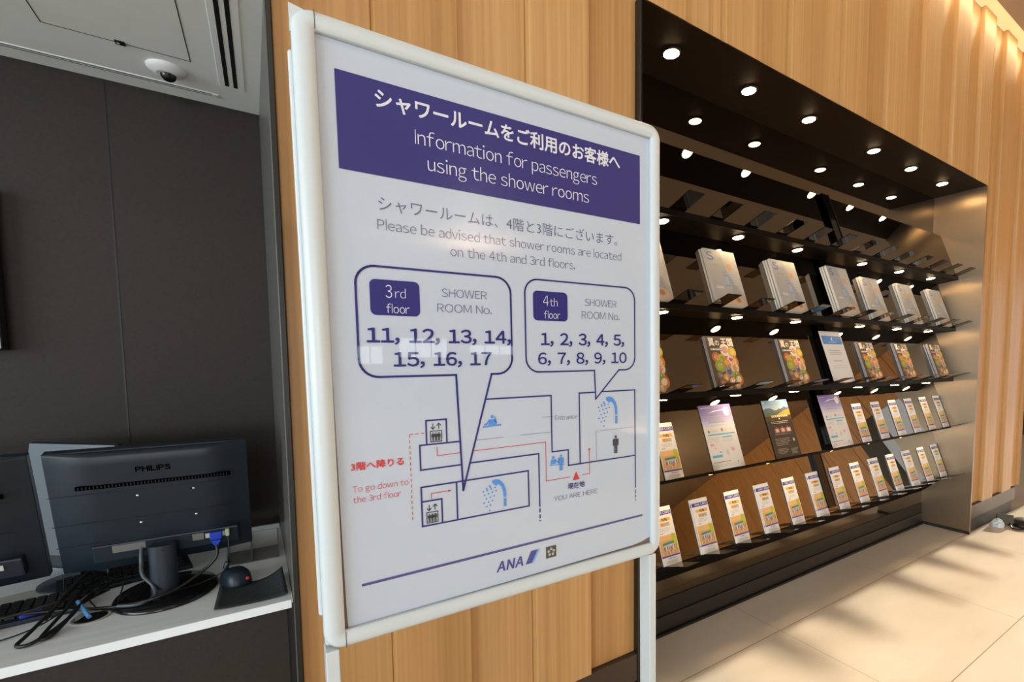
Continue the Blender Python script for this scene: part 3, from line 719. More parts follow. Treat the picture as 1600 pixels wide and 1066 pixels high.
def corner(cx, cz, a0):
    m = L(MB()); vs = []; n = 10; k = len(RAILP)
    for i in range(n + 1):
        a = a0 + math.pi / 2 * i / n
        for p in RAILP:
            r = c - p[0]; vs.append((cx + r * math.cos(a), p[1], cz + r * math.sin(a)))
    fs = []
    for i in range(n):
        for j in range(k):
            jj = (j + 1) % k; fs.append((i * k + j, i * k + jj, (i + 1) * k + jj, (i + 1) * k + j))
    m.add(vs, fs, wf, True)
    g = 0.0004
    return m
for nm, cx, cz, a0 in (('a', FX0 + c, FZ0 + c, math.pi), ('b', FX1 - c, FZ0 + c, 1.5 * math.pi), ('c', FX1 - c, FZ1 - c, 0), ('d', FX0 + c, FZ1 - c, 0.5 * math.pi)):
    corner(cx, cz, a0).build('corner_cap', stand)
b = L(MB()); b.prism([(FX0 - 0.001, FZ1 + 0.005), (FX0 - 0.001, FZ1 - 0.04), (FX0 + 0.03, FZ1 - 0.001)], 'y', 0.008, 0.013, wf); b.build('corner_tab', stand)
b = L(MB()); b.box(FX0 + 0.002, FX1 - 0.002, 0.013, 0.030, FZ0 + 0.003, FZ1 - 0.003, wf); b.build('backing_board', stand, bevel=0.006)
b = L(MB()); b.box(FX0 - 0.0045, FX1 + 0.002, 0.030, 0.042, 0.05, FZ1 - 0.055, wf); b.build('rear_frame', stand, bevel=0.005, seg=3)
# thin dark joints between rails and caps
jm = mat('dark_joint', '#4a4740', 0.6)
b = L(MB())
b.box(FX0 + c - 0.0005, FX0 + c + 0.0005, -0.0083, -0.004, FZ1 - 0.0325, FZ1 - 0.003, jm); b.box(FX0 + c - 0.0005, FX0 + c + 0.0005, -0.0083, -0.004, FZ0 + 0.003, FZ0 + 0.0325, jm)
b.build('joint_line', stand)
# legs
for x0 in (0.005, 0.759):
    b = MB(); b.box(x0, x0 + 0.022, -0.002, 0.040, 0.03, BZ + 0.02, wf) if False else b.box(x0, x0 + 0.022, 0.0, 0.042, 0.025, BZ - 0.006, wf)
    b.build('leg', stand, bevel=0.002)
    b = MB(); b.box(x0 - 0.006, x0 + 0.028, -0.20, 0.24, 0.003, 0.025, wf); b.box(x0 - 0.004, x0 + 0.026, -0.19, -0.16, -0.004, 0.003, MT['rubber']); b.box(x0 - 0.004, x0 + 0.026, 0.2, 0.23, -0.004, 0.003, MT['rubber'])
    b.build('foot', stand, bevel=0.003)

# ---- the printed poster (millimetres)
poster_mesh = L(MB())
class PM:
    def __init__(s, mb): s.mb = mb; s.k = 0.001
    def y(s, layer): return 0.0035 - 0.00025 * layer
    def rect(s, x0, x1, z0, z1, l, m): s.mb.rect(x0 / 1000, x1 / 1000, z0 / 1000, z1 / 1000, s.y(l), m)
    def line(s, pts, w, l, m, closed=False): s.mb.line([(p[0] / 1000, p[1] / 1000) for p in pts], w / 1000, s.y(l), m, closed)
    def poly(s, pts, l, m): s.mb.poly([(p[0] / 1000, p[1] / 1000) for p in pts], s.y(l), m)
    def disc(s, c, r, l, m, rz=None, n=14): s.mb.disc((c[0] / 1000, c[1] / 1000), r / 1000, (rz or r) / 1000, s.y(l), m, n)
    def text(s, t, xl, xr, zb, cap, l, m, bold=0.0): s.mb.text(t, s.y(l), m, xl / 1000, xr / 1000, zb / 1000, cap / 1000, bold)
P = PM(poster_mesh)
PAPER = pink('paper', '#bec9d6'); NAVY = pink('navy', '#1b1d72'); WH = pink('white', '#dfe0e6'); GR = pink('grey', '#6b6f8c'); RED = pink('red', '#cf2b33')
BLK = pink('black', '#25262c'); BLU = pink('blue', '#4b8fdc'); THIN = pink('thin', '#77808e'); MAN = pink('man', '#34364c'); RLN = pink('redline', '#cf4750')
# sheet: slightly bowed near its lower left corner so a gap shows there
vs = []; fs = []; NXs, NZs = 24, 32
for j in range(NZs + 1):
    for i in range(NXs + 1):
        u, v = i / NXs, j / NZs
        x = 36 + (764 - 36) * u; z0 = 29 + 4 * u * u + 10 * max(0, (u - 0.94) / 0.06); z = z0 + (1062 - z0) * v
        if i == 0: x = 43.5 - 8 * v ** 0.6
        vs.append((x / 1000, 0.0042, z / 1000))
for j in range(NZs):
    for i in range(NXs):
        a = j * (NXs + 1) + i; fs.append((a, a + 1, a + NXs + 2, a + NXs + 1))
poster_mesh.add(vs, fs, PAPER)
P.rect(65, 732, 843.5, 1007.5, 1, NAVY)
P.text('シャワールームをご利用のお客様へ', 128, 670, 964, 24.5, 2, WH, 0.022)
P.text('Information for passengers', 194.5, 603.5, 913.5, 25.5, 2, WH, -0.012)
P.text('using the shower rooms', 216, 580.5, 869.5, 25.5, 2, WH, -0.012)
P.text('シャワールームは、4階と3階にございます。', 126, 661, 784.5, 19.5, 1, pink('txt', '#5b5f82'), -0.006)
P.text('Please be advised that shower rooms are located', 122.7, 673, 748.5, 18.3, 1, GR, -0.009)
P.text('on the 4th and 3rd floors.', 254, 541, 715.5, 18.3, 1, GR, -0.009)
def bubble(x0, x1, z0, z1, r, tl, tr, apex, w):
    pts = []
    def arc(cx, cz, a0, a1):
        for i in range(9):
            a = math.radians(a0 + (a1 - a0) * i / 8); pts.append((cx + r * math.cos(a), cz + r * math.sin(a)))
    pts.append((tr, z0)); arc(x1 - r, z0 + r, -90, 0); arc(x1 - r, z1 - r, 0, 90); arc(x0 + r, z1 - r, 90, 180); arc(x0 + r, z0 + r, 180, 270)
    pts.append((tl, z0)); pts.append(apex)
    P.line(pts, w, 2, NAVY, True)
bubble(82, 379.5, 483, 683, 33, 257.5, 332.5, (264.8, 248), 4.0)
bubble(412.5, 714, 484.5, 685.5, 31, 591.2, 663.6, (593.9, 416.5), 3.4)
def rrect(x0, x1, z0, z1, r, l, m):
    pts = []
    for cx, cz, a0 in ((x1 - r, z1 - r, 0), (x0 + r, z1 - r, 90), (x0 + r, z0 + r, 180), (x1 - r, z0 + r, 270)):
        for i in range(7):
            a = math.radians(a0 + 15 * i); pts.append((cx + r * math.cos(a), cz + r * math.sin(a)))
    P.poly(pts, l, m)
rrect(104.8, 192.2, 595.5, 660, 10, 1, NAVY); rrect(432, 519.2, 597.2, 661.5, 10, 1, NAVY)
P.text('3', 131.6, 142.8, 627.5, 23.5, 2, WH, -0.01); P.text('rd', 148.1, 166.8, 627.8, 17, 2, WH, -0.015)
P.text('floor', 131.4, 173, 599.8, 16, 2, WH, -0.01)
P.text('4', 456.2, 470.8, 629.3, 23.5, 2, WH, -0.02); P.text('th', 473, 493, 629.6, 17, 2, WH, -0.015); P.text('floor', 458.1, 499.5, 602, 16, 2, WH, -0.01)
P.text('SHOWER', 234, 326.4, 635.5, 16.2, 1, GR, -0.011); P.text('ROOM No.', 224.6, 336.5, 606, 16.2, 1, GR, -0.011)
P.text('SHOWER', 566, 657.7, 635.2, 16.5, 1, GR, -0.011); P.text('ROOM No.', 557, 666.6, 605.3, 17.2, 1, GR, -0.011)
P.text('11, 12, 13, 14,', 97, 377, 546.5, 25.6, 3, NAVY, 0.020); P.text('15, 16, 17', 141.2, 332.6, 502.2, 25.6, 3, NAVY, 0.018)
P.text('1, 2, 3, 4, 5,', 449.7, 679.6, 544.2, 25.8, 3, NAVY, 0.018); P.text('6, 7, 8, 9, 10', 441.7, 687.2, 501.6, 25, 3, NAVY, 0.012)
lw = 3.2
P.line([(318.2, 431), (472.7, 431), (472.7, 302.8), (515.5, 302.8), (515.5, 266), (713, 266)], lw, 1, NAVY)
P.line([(592.3, 432.8), (547.5, 432.8), (547.8, 266)], lw, 1, NAVY); P.line([(610.5, 433.2), (713.5, 433.2), (714.5, 182)], lw, 1, NAVY)
P.line([(714.7, 177), (714.8, 167)], lw * .8, 1, NAVY); P.line([(715, 163.5), (715, 156)], lw * .8, 1, NAVY); P.line([(715.2, 152), (715.2, 149)], lw * .8, 1, NAVY)
P.line([(595, 267), (594, 339), (712, 339.5)], 0.9, 1, THIN)
P.line([(573.7, 296), (573.9, 239), (553.2, 238.6)], 1.6, 2, RLN); P.disc((573.7, 297.5), 2.4, 2, RED)
P.poly([(536, 249.5), (526.5, 229.3), (545.5, 229.3)], 2, RED)
P.line([(519.6, 238.2), (456.5, 238), (456.5, 326.8), (287.7, 326)], 1.6, 2, RLN); P.line([(261.3, 325.6), (214.7, 325), (214.7, 342.5)], 1.6, 2, RLN)
P.line([(281.6, 302), (438.6, 302.6), (439.2, 181.3)], lw, 1, NAVY)
P.line([(439.2, 178), (439.2, 169)], lw, 1, NAVY); P.line([(439.2, 164), (439.2, 155)], lw, 1, NAVY); P.line([(439.1, 151.5), (439.1, 148.5)], lw, 1, NAVY)
P.line([(264.3, 301), (182, 300.4), (182, 348.8), (261.7, 348.8)], lw, 1, NAVY)
P.line([(195.2, 349), (195.2, 396), (234.7, 396), (234.7, 349)], lw, 1, NAVY)
P.line([(181.5, 266.5), (412, 267.6), (412.5, 188.8), (181.5, 188.8)], lw, 1, NAVY, True); P.line([(251.3, 266.5), (251.3, 189)], lw, 1, NAVY)
P.line([(182, 237.5), (220.5, 237.5), (220.5, 189.5)], lw, 1, NAVY)
P.line([(200.6, 240.5), (200.6, 251.3), (236, 251.5)], 1.6, 2, RLN); P.poly([(234, 249), (234, 254), (240.5, 251.5)], 2, RED)
def dashes(a, b_, d, g, w, m):
    a = Vector(a); b_ = Vector(b_); n = (b_ - a).length; u = (b_ - a) / n; t = 0
    while t < n: P.line([a + u * t, a + u * min(t + d, n)], w, 2, m); t += d + g
dashes((163.6, 372), (191.5, 372), 6.5, 4, 1.5, RLN); dashes((163.6, 372), (163.3, 204.5), 6.5, 4.2, 1.5, RLN)
P.text('3階へ降りる', 60.9, 151.2, 316.5, 11, 1, RED, 0.028)
P.text('To go down to', 61.4, 158.5, 275.8, 11, 1, RLN, -0.006); P.text('the 3rd floor', 60.9, 144.5, 255.8, 11, 1, RLN, -0.006)
P.text('Entrance', 482, 541.1, 373.7, 11.2, 1, pink('ent', '#4c536a'), -0.012)
P.text('現在地', 513, 559.6, 210.8, 10.5, 1, NAVY, 0.02); P.text('YOU ARE HERE', 476, 596.2, 187.5, 11.2, 1, GR, -0.009)
P.line([(296.3, 347.5), (355.5, 348.0)], 0.9, 1, THIN); P.line([(394, 348.4), (470.7, 348.7)], 0.9, 1, THIN); P.line([(449.6, 383.5), (478, 383)], 0.9, 1, THIN)
P.line([(69.2, 100.8), (737.1, 106.0)], 5.0, 1, pink('rule', '#4b4687'))
# airline mark: slanted letters and a two-tone flag
vs_, fs_, tx0, tx1 = text_geo('ANA', 0.03)
k = 64 / (tx1 - tx0); kz = 21 / 0.686
poster_mesh.add([((331.5 + (p[0] - tx0) * k + p[1] * kz * 0.18) / 1000, P.y(1), (57.3 + p[1] * kz) / 1000) for p in vs_], fs_, pink('logo', '#3b3f8e'))
P.poly([(400.7, 57.3), (420, 57.3), (436.7, 85.2), (415.1, 85.2)], 1, pink('logo', '#3b3f8e')); P.poly([(415.5, 57.3), (420, 57.3), (436.7, 85.2), (431.5, 85.2)], 2, pink('sky', '#5ea6e0'))
P.rect(452.4, 479.2, 58.1, 85, 1, pink('sq', '#3f3f3d'))
for q in range(5):
    a = math.radians(90 + 72 * q); cx, cz = 465.8 + 7 * math.cos(a), 71.5 + 7 * math.sin(a)
    P.poly([(cx + 4.2 * math.cos(a + w), cz + 4.2 * math.sin(a + w)) for w in (0.3, 2.0, 3.4, 5.0)], 2, pink('sqw', '#a8a8a2'))
# pictograms
def shower(ox, oz, k):
    pts = [(0, 0), (9, 2.5), (17, 0), (24, -9), (27.5, -21), (28, -39)]
    o = [(ox + x * k, oz + z * k) for x, z in [(-1, 4), (8, 6.5), (18, 4), (28, -8), (32.5, -22), (33.0, -38), (26.5, -38), (25.5, -23), (21.5, -12), (14, -5), (9, -9), (1, -2)]]
    P.poly([o[0], o[1], o[10], o[11]], 2, BLU); P.poly([o[1], o[2], o[9], o[10]], 2, BLU); P.poly([o[2], o[3], o[8], o[9]], 2, BLU)
    P.poly([o[3], o[4], o[7], o[8]], 2, BLU); P.poly([o[4], o[5], o[6], o[7]], 2, BLU)
    P.rect(ox + 26.5 * k, ox + 33 * k, oz - 60 * k, oz - 41 * k, 2, BLU)
    rows = [(-7, -7, 1), (-14, -12, 2), (-22, -18, 4), (-19, -26, 4), (-15, -35, 3), (-21, -44, 1), (-10, -43.5, 2), (-15, -53, 2), (-8, -63, 1)]
    for x, z, n in rows:
        for i in range(n): P.disc((ox + (x + 9.2 * i) * k, oz + (z + 2 * i) * k), 2.0 * k, 2, BLU, n=9)
shower(327.7, 254, 0.93); shower(624.5, 414, 1.02)
def body(cx, zt, k, m, l=2):
    P.disc((cx, zt - 3.6 * k), 3.4 * k, l, m)
    P.poly([(cx - 6.2 * k, zt - 8 * k), (cx + 6.2 * k, zt - 8 * k), (cx + 5 * k, zt - 24 * k), (cx - 5 * k, zt - 24 * k)], l, m)
    P.rect(cx - 8.6 * k, cx - 5.6 * k, zt - 25 * k, zt - 9 * k, l, m); P.rect(cx + 5.6 * k, cx + 8.6 * k, zt - 25 * k, zt - 9 * k, l, m)
    P.rect(cx - 4.8 * k, cx - 0.6 * k, zt - 44 * k, zt - 23 * k, l, m); P.rect(cx + 0.6 * k, cx + 4.8 * k, zt - 44 * k, zt - 23 * k, l, m)
body(652.5, 323.5, 1.02, MAN)
P.line([(309.7, 373.6), (350.9, 375.4)], 3.6, 2, BLU); P.disc((331.2, 393.6), 3.6, 2, BLU)
P.poly([(324, 388.5), (337, 388.5), (340, 376.5), (323, 376.5)], 2, BLU); P.line([(325, 387), (318, 378.8), (313, 378.8)], 3.2, 2, BLU); P.line([(336, 387), (340, 381), (337, 393)], 3.0, 2, BLU)
body(495.5, 294.5, 0.85, BLU); P.disc((475.5, 289.5), 3.3, 2, BLU); P.poly([(469.5, 285), (481.5, 285), (482.5, 274.5), (468, 274.5)], 2, BLU); P.line([(465.5, 272.4), (505, 270.8)], 1.8, 2, BLU)
P.line([(480, 283), (488, 276.5), (493, 284)], 2.4, 2, BLU)
def lift(x0, z0):
    P.line([(x0, z0), (x0 + 21.5, z0), (x0 + 21.5, z0 + 21), (x0, z0 + 21)], 1.7, 2, BLK, True)
    for q in range(3): body(x0 + 5 + 5.7 * q, z0 + 18.3, 0.38, BLK)
    for x, s in ((x0 + 5, -1), (x0 + 16.5, 1)):
        P.line([(x, z0 + 24.5), (x, z0 + 36)], 1.6, 2, BLK); zt = z0 + 36 if s > 0 else z0 + 24.5
        P.line([(x - 4.3, zt - s * 5), (x, zt), (x + 4.3, zt - s * 5)], 1.6, 2, BLK)
lift(203, 353.5); lift(190.3, 193.5)
poster_mesh.build('poster', stand)
b = L(MB()); b.box(0.03, 0.77, 0.0055, 0.012, 0.018, 1.066, mat('brown_backing', '#7d6656', 0.7)); b.build('insert_board', stand)

# ================================================================== SERVICE ALCOVE (left)
AX1, AYB, AZC = 0.015, 1.915, 2.066
b = MB(); b.box(-2.6, AX1 + 0.002, AYB, AYB + 0.04, 0.69, AZC, MT['dark_panel'])
struct(b, 'wall_alcove_back', 'dark brown panelled back wall of the service counter alcove')
b = MB()
for x in (-0.3465, -1.0, -1.65): b.box(x - 0.0022, x + 0.0022, AYB - 0.0012, AYB + 0.002, 0.73, AZC, MT['black'])
struct(b, 'trim_6', 'thin dark panel joint in the alcove back wall')
b = MB(); b.prism([(0.0315, WY - 0.003), (0.033, WY + 0.04), (AX1 + 0.02, AYB + 0.03), (AX1, AYB + 0.03), (0.0295, WY)], 'z', 0, AZC + 0.03, MT['grey_metal'])
struct(b, 'wall_alcove_right', 'grey metal lining at the right side of the counter alcove')
b = MB(); b.box(0.0315, 0.041, WY - 0.013, WY + 0.06, 0, CEIL, MT['black_trim']); struct(b, 'trim_7', 'black edge trim between the alcove and the oak wall')
b = MB()
# alcove ceiling with an access hatch gap
def gap_rect(mb, x0, x1, y0, y1, z, w, m):
    mb.box(x0, x1, y0, y0 + w, z - 0.0006, z + 0.0005, m); mb.box(x0, x1, y1 - w, y1, z - 0.0006, z + 0.0005, m)
    mb.box(x0, x0 + w, y0, y1, z - 0.0006, z + 0.0005, m); mb.box(x1 - w, x1, y0, y1, z - 0.0006, z + 0.0005, m)
b.box(-2.6, 0.03, WY - 0.05, AYB + 0.04, AZC, AZC + 0.03, MT['ceil_white'])
b.box(-2.6, 0.03, WY - 0.05, WY, AZC + 0.03, CEIL, MT['ceil_white'])
struct(b, 'ceiling_alcove', 'grey white ceiling of the counter alcove')
hatch = tag(empty('ceiling_hatch', (-0.268, 1.52, AZC)), 'square access hatch in the alcove ceiling above the counter', 'hatch')
gm = mat('dark_gap', '#3c403f', 0.7)
b = MB(); gap_rect(b, -0.137, 0.137, -0.17, 0.163, 0, 0.0022, gm); b.build('seam', hatch)
b = MB(); b.box(-0.0095, 0.0095, 0.152, 0.170, -0.0022, 0.0, MT['black']); b.box(-0.0065, -0.001, 0.160, 0.165, -0.003, -0.002, MT['sticker_w']); b.build('latch', hatch)
vent = tag(empty('slot_vent', (-0.043, 1.55, AZC)), 'two-slot linear air vent in the alcove ceiling near the oak wall', 'vent')
b = MB(); b.box(-0.034, 0.026, -0.25, 0.228, -0.0016, 0, MT['ceil_white']); b.build('frame', vent, bevel=0.0006, seg=1)
for x in (-0.0155, 0.0045):
    b = MB(); b.box(x - 0.0048, x + 0.0048, -0.245, 0.216, -0.0022, -0.0012, MT['black']); b.build('slot', vent)
tr = tag(empty('curtain_track', (-0.80, 1.848, AZC)), 'slim double-groove track along the rear of the alcove ceiling', 'track')
b = MB(); b.box(-0.8, 0.706, -0.011, 0.011, -0.0016, 0, MT['ceil_white']); b.build('channel', tr)
for y in (-0.005, 0.004):
    b = MB(); b.box(-0.8, 0.700, y - 0.0013, y + 0.0013, -0.0021, -0.0013, gm); b.build('groove', tr)
b = MB(); b.box(0.703, 0.716, -0.009, 0.009, -0.003, 0, MT['white_trim']); b.build('end_stop', tr)
dc = tag(empty('dome_camera', (-0.190, 1.757, AZC)), 'white dome security camera on the alcove ceiling', 'camera')
b = MB(); b.lathe([(0.043, 0), (0.0425, -0.004), (0.036, -0.010), (0.027, -0.014), (0.022, -0.016)], MT['white_trim'], 36); b.build('housing', dc)
b = MB(); b.lathe([(0.019, -0.014)] + [(0.0175 * math.cos(t), -0.0155 - 0.0165 * math.sin(t)) for t in (0, .3, .6, .9, 1.2, 1.5)], MT['dark_glass'], 24, c=(0.003, 0.002, 0)); b.build('dome', dc)

# wall screen at the far left
ws = tag(empty('wall_screen', (-0.93, AYB, 1.515)), 'black wall screen at the left edge on the dark alcove wall', 'screen')
b = MB(); b.box(-0.36, 0.366, -0.045, -0.004, -0.21, 0.205, MT['plastic_gloss']); b.build('panel', ws, bevel=0.004)
b = MB(); b.box(-0.2, 0.2, -0.004, 0.0, -0.1, 0.1, MT['black']); b.build('bracket', ws)

# counter unit
CZ = 0.71
ct = tag(empty('service_counter', (-1.2, 1.6, 0)), 'white topped service counter with dark front panel left of the oak wall', 'counter')
def LC(mb): mb.T = Matrix.Translation((1.2, -1.6, 0)); return mb
b = LC(MB()); b.box(-2.5, 0.0262, WY - 0.004, AYB, CZ - 0.020, CZ, MT['counter']); b.build('worktop', ct, bevel=0.0015)
b = LC(MB()); b.box(-2.5, 0.0162, WY + 0.004, WY + 0.03, 0.0, CZ - 0.024, MT['dark_panel']); b.build('front_panel', ct)
b = LC(MB()); b.box(0.016, 0.0285, WY + 0.01, WY + 0.03, 0.0, CZ - 0.022, MT['black']); b.build('side_gap', ct)
b = LC(MB()); b.box(-2.5, 0.014, AYB - 0.012, AYB - 0.0005, CZ, CZ + 0.014, MT['counter']); b.build('upstand', ct, bevel=0.001)

# ------------------------------------------------------------------ monitors
MTL = math.radians(14.4)
def make_monitor():
    t = empty('monitor')
    pl = MT['plastic']; Wm, Hm = 0.352, 0.296
    tilt = empty; Rt = Matrix.Rotation(MTL, 4, 'X')
    base = Matrix.Translation((0, 0.0, 0.081)) @ Rt
    # rear shell, bulging: x across, y depth (towards the viewer is -y), z up along the panel
    b = MB(); b.T = base
    n = 36; vs = []; fs = []
    prof = []
    for i in range(n + 1):
        x = -Wm / 2 + Wm * i / n; e = min(1.0, (Wm / 2 - abs(x)) / 0.085)
        prof.append((x, -0.006 - 0.026 * math.sin(e * math.pi / 2) ** 1.2))
    rows = [(0.0, 0.35), (0.006, 0.70), (0.05, 0.80), (0.085, 1.0), (0.19, 1.0), (0.27, 0.97), (0.290, 0.92), (Hm - 0.001, 0.80), (Hm, 0.40)]
    for z, s in rows:
        for x, y in prof: vs.append((x, y * s, z))
    k = n + 1
    for r in range(len(rows) - 1):
        for i in range(n): fs.append((r * k + i, r * k + i + 1, (r + 1) * k + i + 1, (r + 1) * k + i))
    b.add(vs, fs, pl, True)
    b.build('rear_shell', t)
    b = MB(); b.T = base; b.box(-Wm / 2, Wm / 2, -0.004, 0.016, 0, Hm, pl); b.build('bezel', t, bevel=0.002)
    b = MB(); b.T = base; b.box(-Wm / 2 + 0.014, Wm / 2 - 0.014, 0.016, 0.0165, 0.016, Hm - 0.014, MT['plastic_gloss']); b.build('screen', t)
    # long vent slot with ribs
    def sy(z):
        for a in range(len(rows) - 1):
            if rows[a][0] <= z <= rows[a + 1][0]:
                q = (z - rows[a][0]) / (rows[a + 1][0] - rows[a][0]); return -0.032 * (rows[a][1] * (1 - q) + rows[a + 1][1] * q)
        return -0.032
    b = MB(); b.T = base
    b.box(-0.128, 0.142, sy(0.222) - 0.0012, sy(0.222) + 0.003, 0.2165, 0.2255, MT['jet'])
    for i in range(44): b.box(-0.124 + i * 0.006, -0.1222 + i * 0.006, sy(0.222) - 0.0018, sy(0.222), 0.218, 0.224, pl)
    b.build('vent_slot', t)
    b = MB(); b.T = base
    for z in (0.205, 0.135, 0.082): b.box(-Wm / 2 + 0.004, Wm / 2 - 0.03, sy(z) * 1.0 - 0.0004, sy(z) + 0.001, z, z + 0.0009, MT['black'])
    b.build('shell_seam', t)
    b = MB(); b.T = base; b.text('PHILIPS', sy(0.25) - 0.0022, MT['jet'], -0.028, 0.032, 0.249, 0.0125, 0.022); b.build('maker_lettering', t)
    for x, z in ((-0.030, 0.190), (0.070, 0.192), (-0.030, 0.120), (0.070, 0.122)):
        b = MB(); b.T = base; b.lathe([(0.0032, 0.0), (0.0030, -0.0016), (0.0012, -0.002)], MT['steel'], 12, axis='y', c=(x, sy(z), z)); b.build('mount_screw', t)
    # connector bay: darker recess with labels
    b = MB(); b.T = base; b.box(-0.118, 0.150, -0.034, -0.010, 0.030, 0.074, pl); b.build('connector_bay', t, bevel=0.003)
    b = MB(); b.T = base; b.box(-0.085, -0.028, -0.0350, -0.034, 0.052, 0.070, MT['sticker']); b.build('rating_label', t)
    b = MB(); b.T = base; b.box(0.058, 0.080, -0.0350, -0.034, 0.050, 0.068, MT['sticker']); b.build('rating_label', t)
    b = MB(); b.T = base; b.box(0.083, 0.122, -0.0356, -0.034, 0.052, 0.064, MT['sticker_w']); b.build('socket_plate', t)
    b = MB(); b.T = base
    b.box(0.092, 0.116, -0.046, -0.0356, 0.050, 0.068, MT['vga_blue']); b.prism([(0.094, 0.050), (0.114, 0.050), (0.108, 0.038), (0.100, 0.038)], 'y', -0.052, -0.040, MT['vga_blue']); b.build('video_plug', t, bevel=0.0015)
    b = MB(); b.T = base; b.box(0.1235, 0.1315, -0.044, -0.034, 0.053, 0.071, MT['green']); b.build('audio_plug', t, bevel=0.0015)
    # column and foot
    b = MB(); pts = [(0.026 * math.cos(a), -0.008 + 0.016 * math.sin(a)) for a in [math.pi * 2 * i / 20 for i in range(20)]]
    b.prism([(0.004 + x, -0.058 + y) for x, y in pts], 'z', 0.008, 0.130, pl, True); b.lathe([(0.004, 0.0), (0.0035, -0.002)], MT['black'], 12, axis='y', c=(0.004, -0.0815, 0.118)); b.build('column', t)
    b = MB(); b.T = base; b.box(-0.02, 0.028, -0.06, -0.028, 0.04, 0.062, pl); b.build('neck', t, bevel=0.004)
    b = MB(); b.lathe([(0.100, 0.0), (0.101, 0.004), (0.097, 0.009), (0.060, 0.012), (0.03, 0.0135)], MT['plastic_gloss'], 48, c=(0.004, -0.035, 0), sx=0.98, sy=1.12); b.build('foot', t)
    return t
mon = make_monitor(); mon.location = (-0.2275, 1.5435, CZ)
tag(mon, 'black monitor seen from behind on the white counter, nearest to the oak wall', 'monitor', 'black monitors seen from behind')
mon2 = copy_tree(mon); mon2.location = (-0.602, 1.548, CZ)
for _o in list(mon2.children):
    if _o.name.split('.')[0] in ('audio_plug', 'video_plug'): bpy.data.objects.remove(_o)
tag(mon2, 'black monitor seen from behind, cut off at the left edge of the counter', 'monitor', 'black monitors seen from behind')
# a third one further back, its glossy front catching daylight
t = tag(empty('monitor', (-0.445, 1.70, CZ), (0, 0, math.radians(-42))), 'grey glossy screen standing between and behind the two black monitors', 'monitor')
b = MB(); b.T = Matrix.Translation((0, 0, 0.045)) @ Matrix.Rotation(math.radians(-8), 4, 'X')
b.box(-0.135, 0.135, -0.006, 0.014, 0, 0.316, MT['plastic']); b.build('casing', t, bevel=0.008, seg=3)
b = MB(); b.T = Matrix.Translation((0, 0, 0.045)) @ Matrix.Rotation(math.radians(-8), 4, 'X'); b.box(-0.13, 0.13, -0.0075, -0.006, 0.034, 0.311, MT['screen_grey']); b.build('screen', t)
b = MB(); b.box(-0.02, 0.02, 0.02, 0.04, 0.008, 0.16, MT['plastic']); b.build('column', t, bevel=0.003)
b = MB(); b.lathe([(0.075, 0), (0.074, 0.006), (0.02, 0.009)], MT['plastic'], 32, c=(0, 0.03, 0)); b.build('foot', t)

# ------------------------------------------------------------------ counter clutter
def keyboard(name, loc, rz, w, d):
    k = empty(name, loc, (0, 0, rz))
    b = MB(); b.prism([(-d / 2, 0), (d / 2, 0), (d / 2, 0.020), (-d / 2, 0.010)], 'x', -w / 2, w / 2, MT['plastic']); b.build('case', k, bevel=0.002)
    b = MB(); nx = int(w / 0.019)
    for r in range(6):
        y = -d / 2 + 0.014 + r * (d - 0.02) / 6
        for i in range(nx):
            x = -w / 2 + 0.012 + i * (w - 0.024) / nx; z = 0.010 + (y + d / 2) / d * 0.010
            b.box(x, x + 0.0155, y, y + 0.0155 * (d / 0.13), z, z + 0.006, MT['rubber'])
    b.build('keys', k, bevel=0.001, seg=1); return k
k1 = keyboard('keyboard', (-0.325, 1.675, CZ), math.radians(14), 0.25, 0.105); tag(k1, 'black keyboard lying behind the foot of the right black monitor', 'keyboard')
k2 = keyboard('keyboard', (-0.555, 1.535, CZ), math.radians(6), 0.33, 0.10); k2.location.z = CZ; tag(k2, 'black keyboard lying under the left black monitor beside the cables', 'keyboard')
pp = MB(); pp.box(-0.09, 0.09, -0.06, 0.06, 0, 0.0008, MT['sticker_w']); o = pp.build('paper_sheet', loc=(-0.47, 1.66, CZ), rot=(0, 0, 0.25)); tag(o, 'white paper sheet lying behind the left keyboard on the counter', 'paper')

def cable(name, pts, r, m, label, n=8):
    b = MB(); b.tube(pts, r, m, n); o = b.build(name); tag(o, label, 'cable'); return o
z = CZ
MON = Vector((-0.2275, 1.5435, CZ)); base_m = Matrix.Translation(MON) @ Matrix.Translation((0, 0, 0.081)) @ Matrix.Rotation(MTL, 4, 'X')
pv = base_m @ Vector((0.104, -0.046, 0.038)); pa = base_m @ Vector((0.1275, -0.040, 0.053)); pw = base_m @ Vector((-0.035, -0.038, 0.055))
cable('video_cable', [pv, pv + Vector((0, -0.012, -0.028)), (-0.150, 1.475, z + 0.050), (-0.195, 1.450, z + 0.028), (-0.235, 1.430, z + 0.022), (-0.285, 1.440, z + 0.016), (-0.335, 1.470, z + 0.010), (-0.40, 1.50, z + 0.012), (-0.47, 1.505, z + 0.02), (-0.56, 1.49, z + 0.03)], 0.0036, MT['rubber'], 'black video cable running from the blue plug past the monitor column')
aud = tag(empty('audio_cable', (0, 0, 0)), 'thin black audio cable with a bead hanging from the pale green plug', 'cable')
b = MB(); b.tube([pa, pa + Vector((0.001, -0.004, -0.03)), (-0.103, 1.487, z + 0.060), (-0.108, 1.487, z + 0.040), (-0.125, 1.487, z + 0.026), (-0.165, 1.475, z + 0.018), (-0.21, 1.455, z + 0.020)], 0.0014, MT['rubber']); b.build('lead', aud)
b = MB(); b.T = Matrix.Translation((-0.1055, 1.487, z + 0.047)) @ Matrix.Rotation(0.35, 4, 'Y'); b.lathe([(0.0055, -0.009), (0.0062, -0.007), (0.0062, 0.007), (0.0055, 0.009)], MT['plastic'], 14); b.build('ferrite_bead', aud)
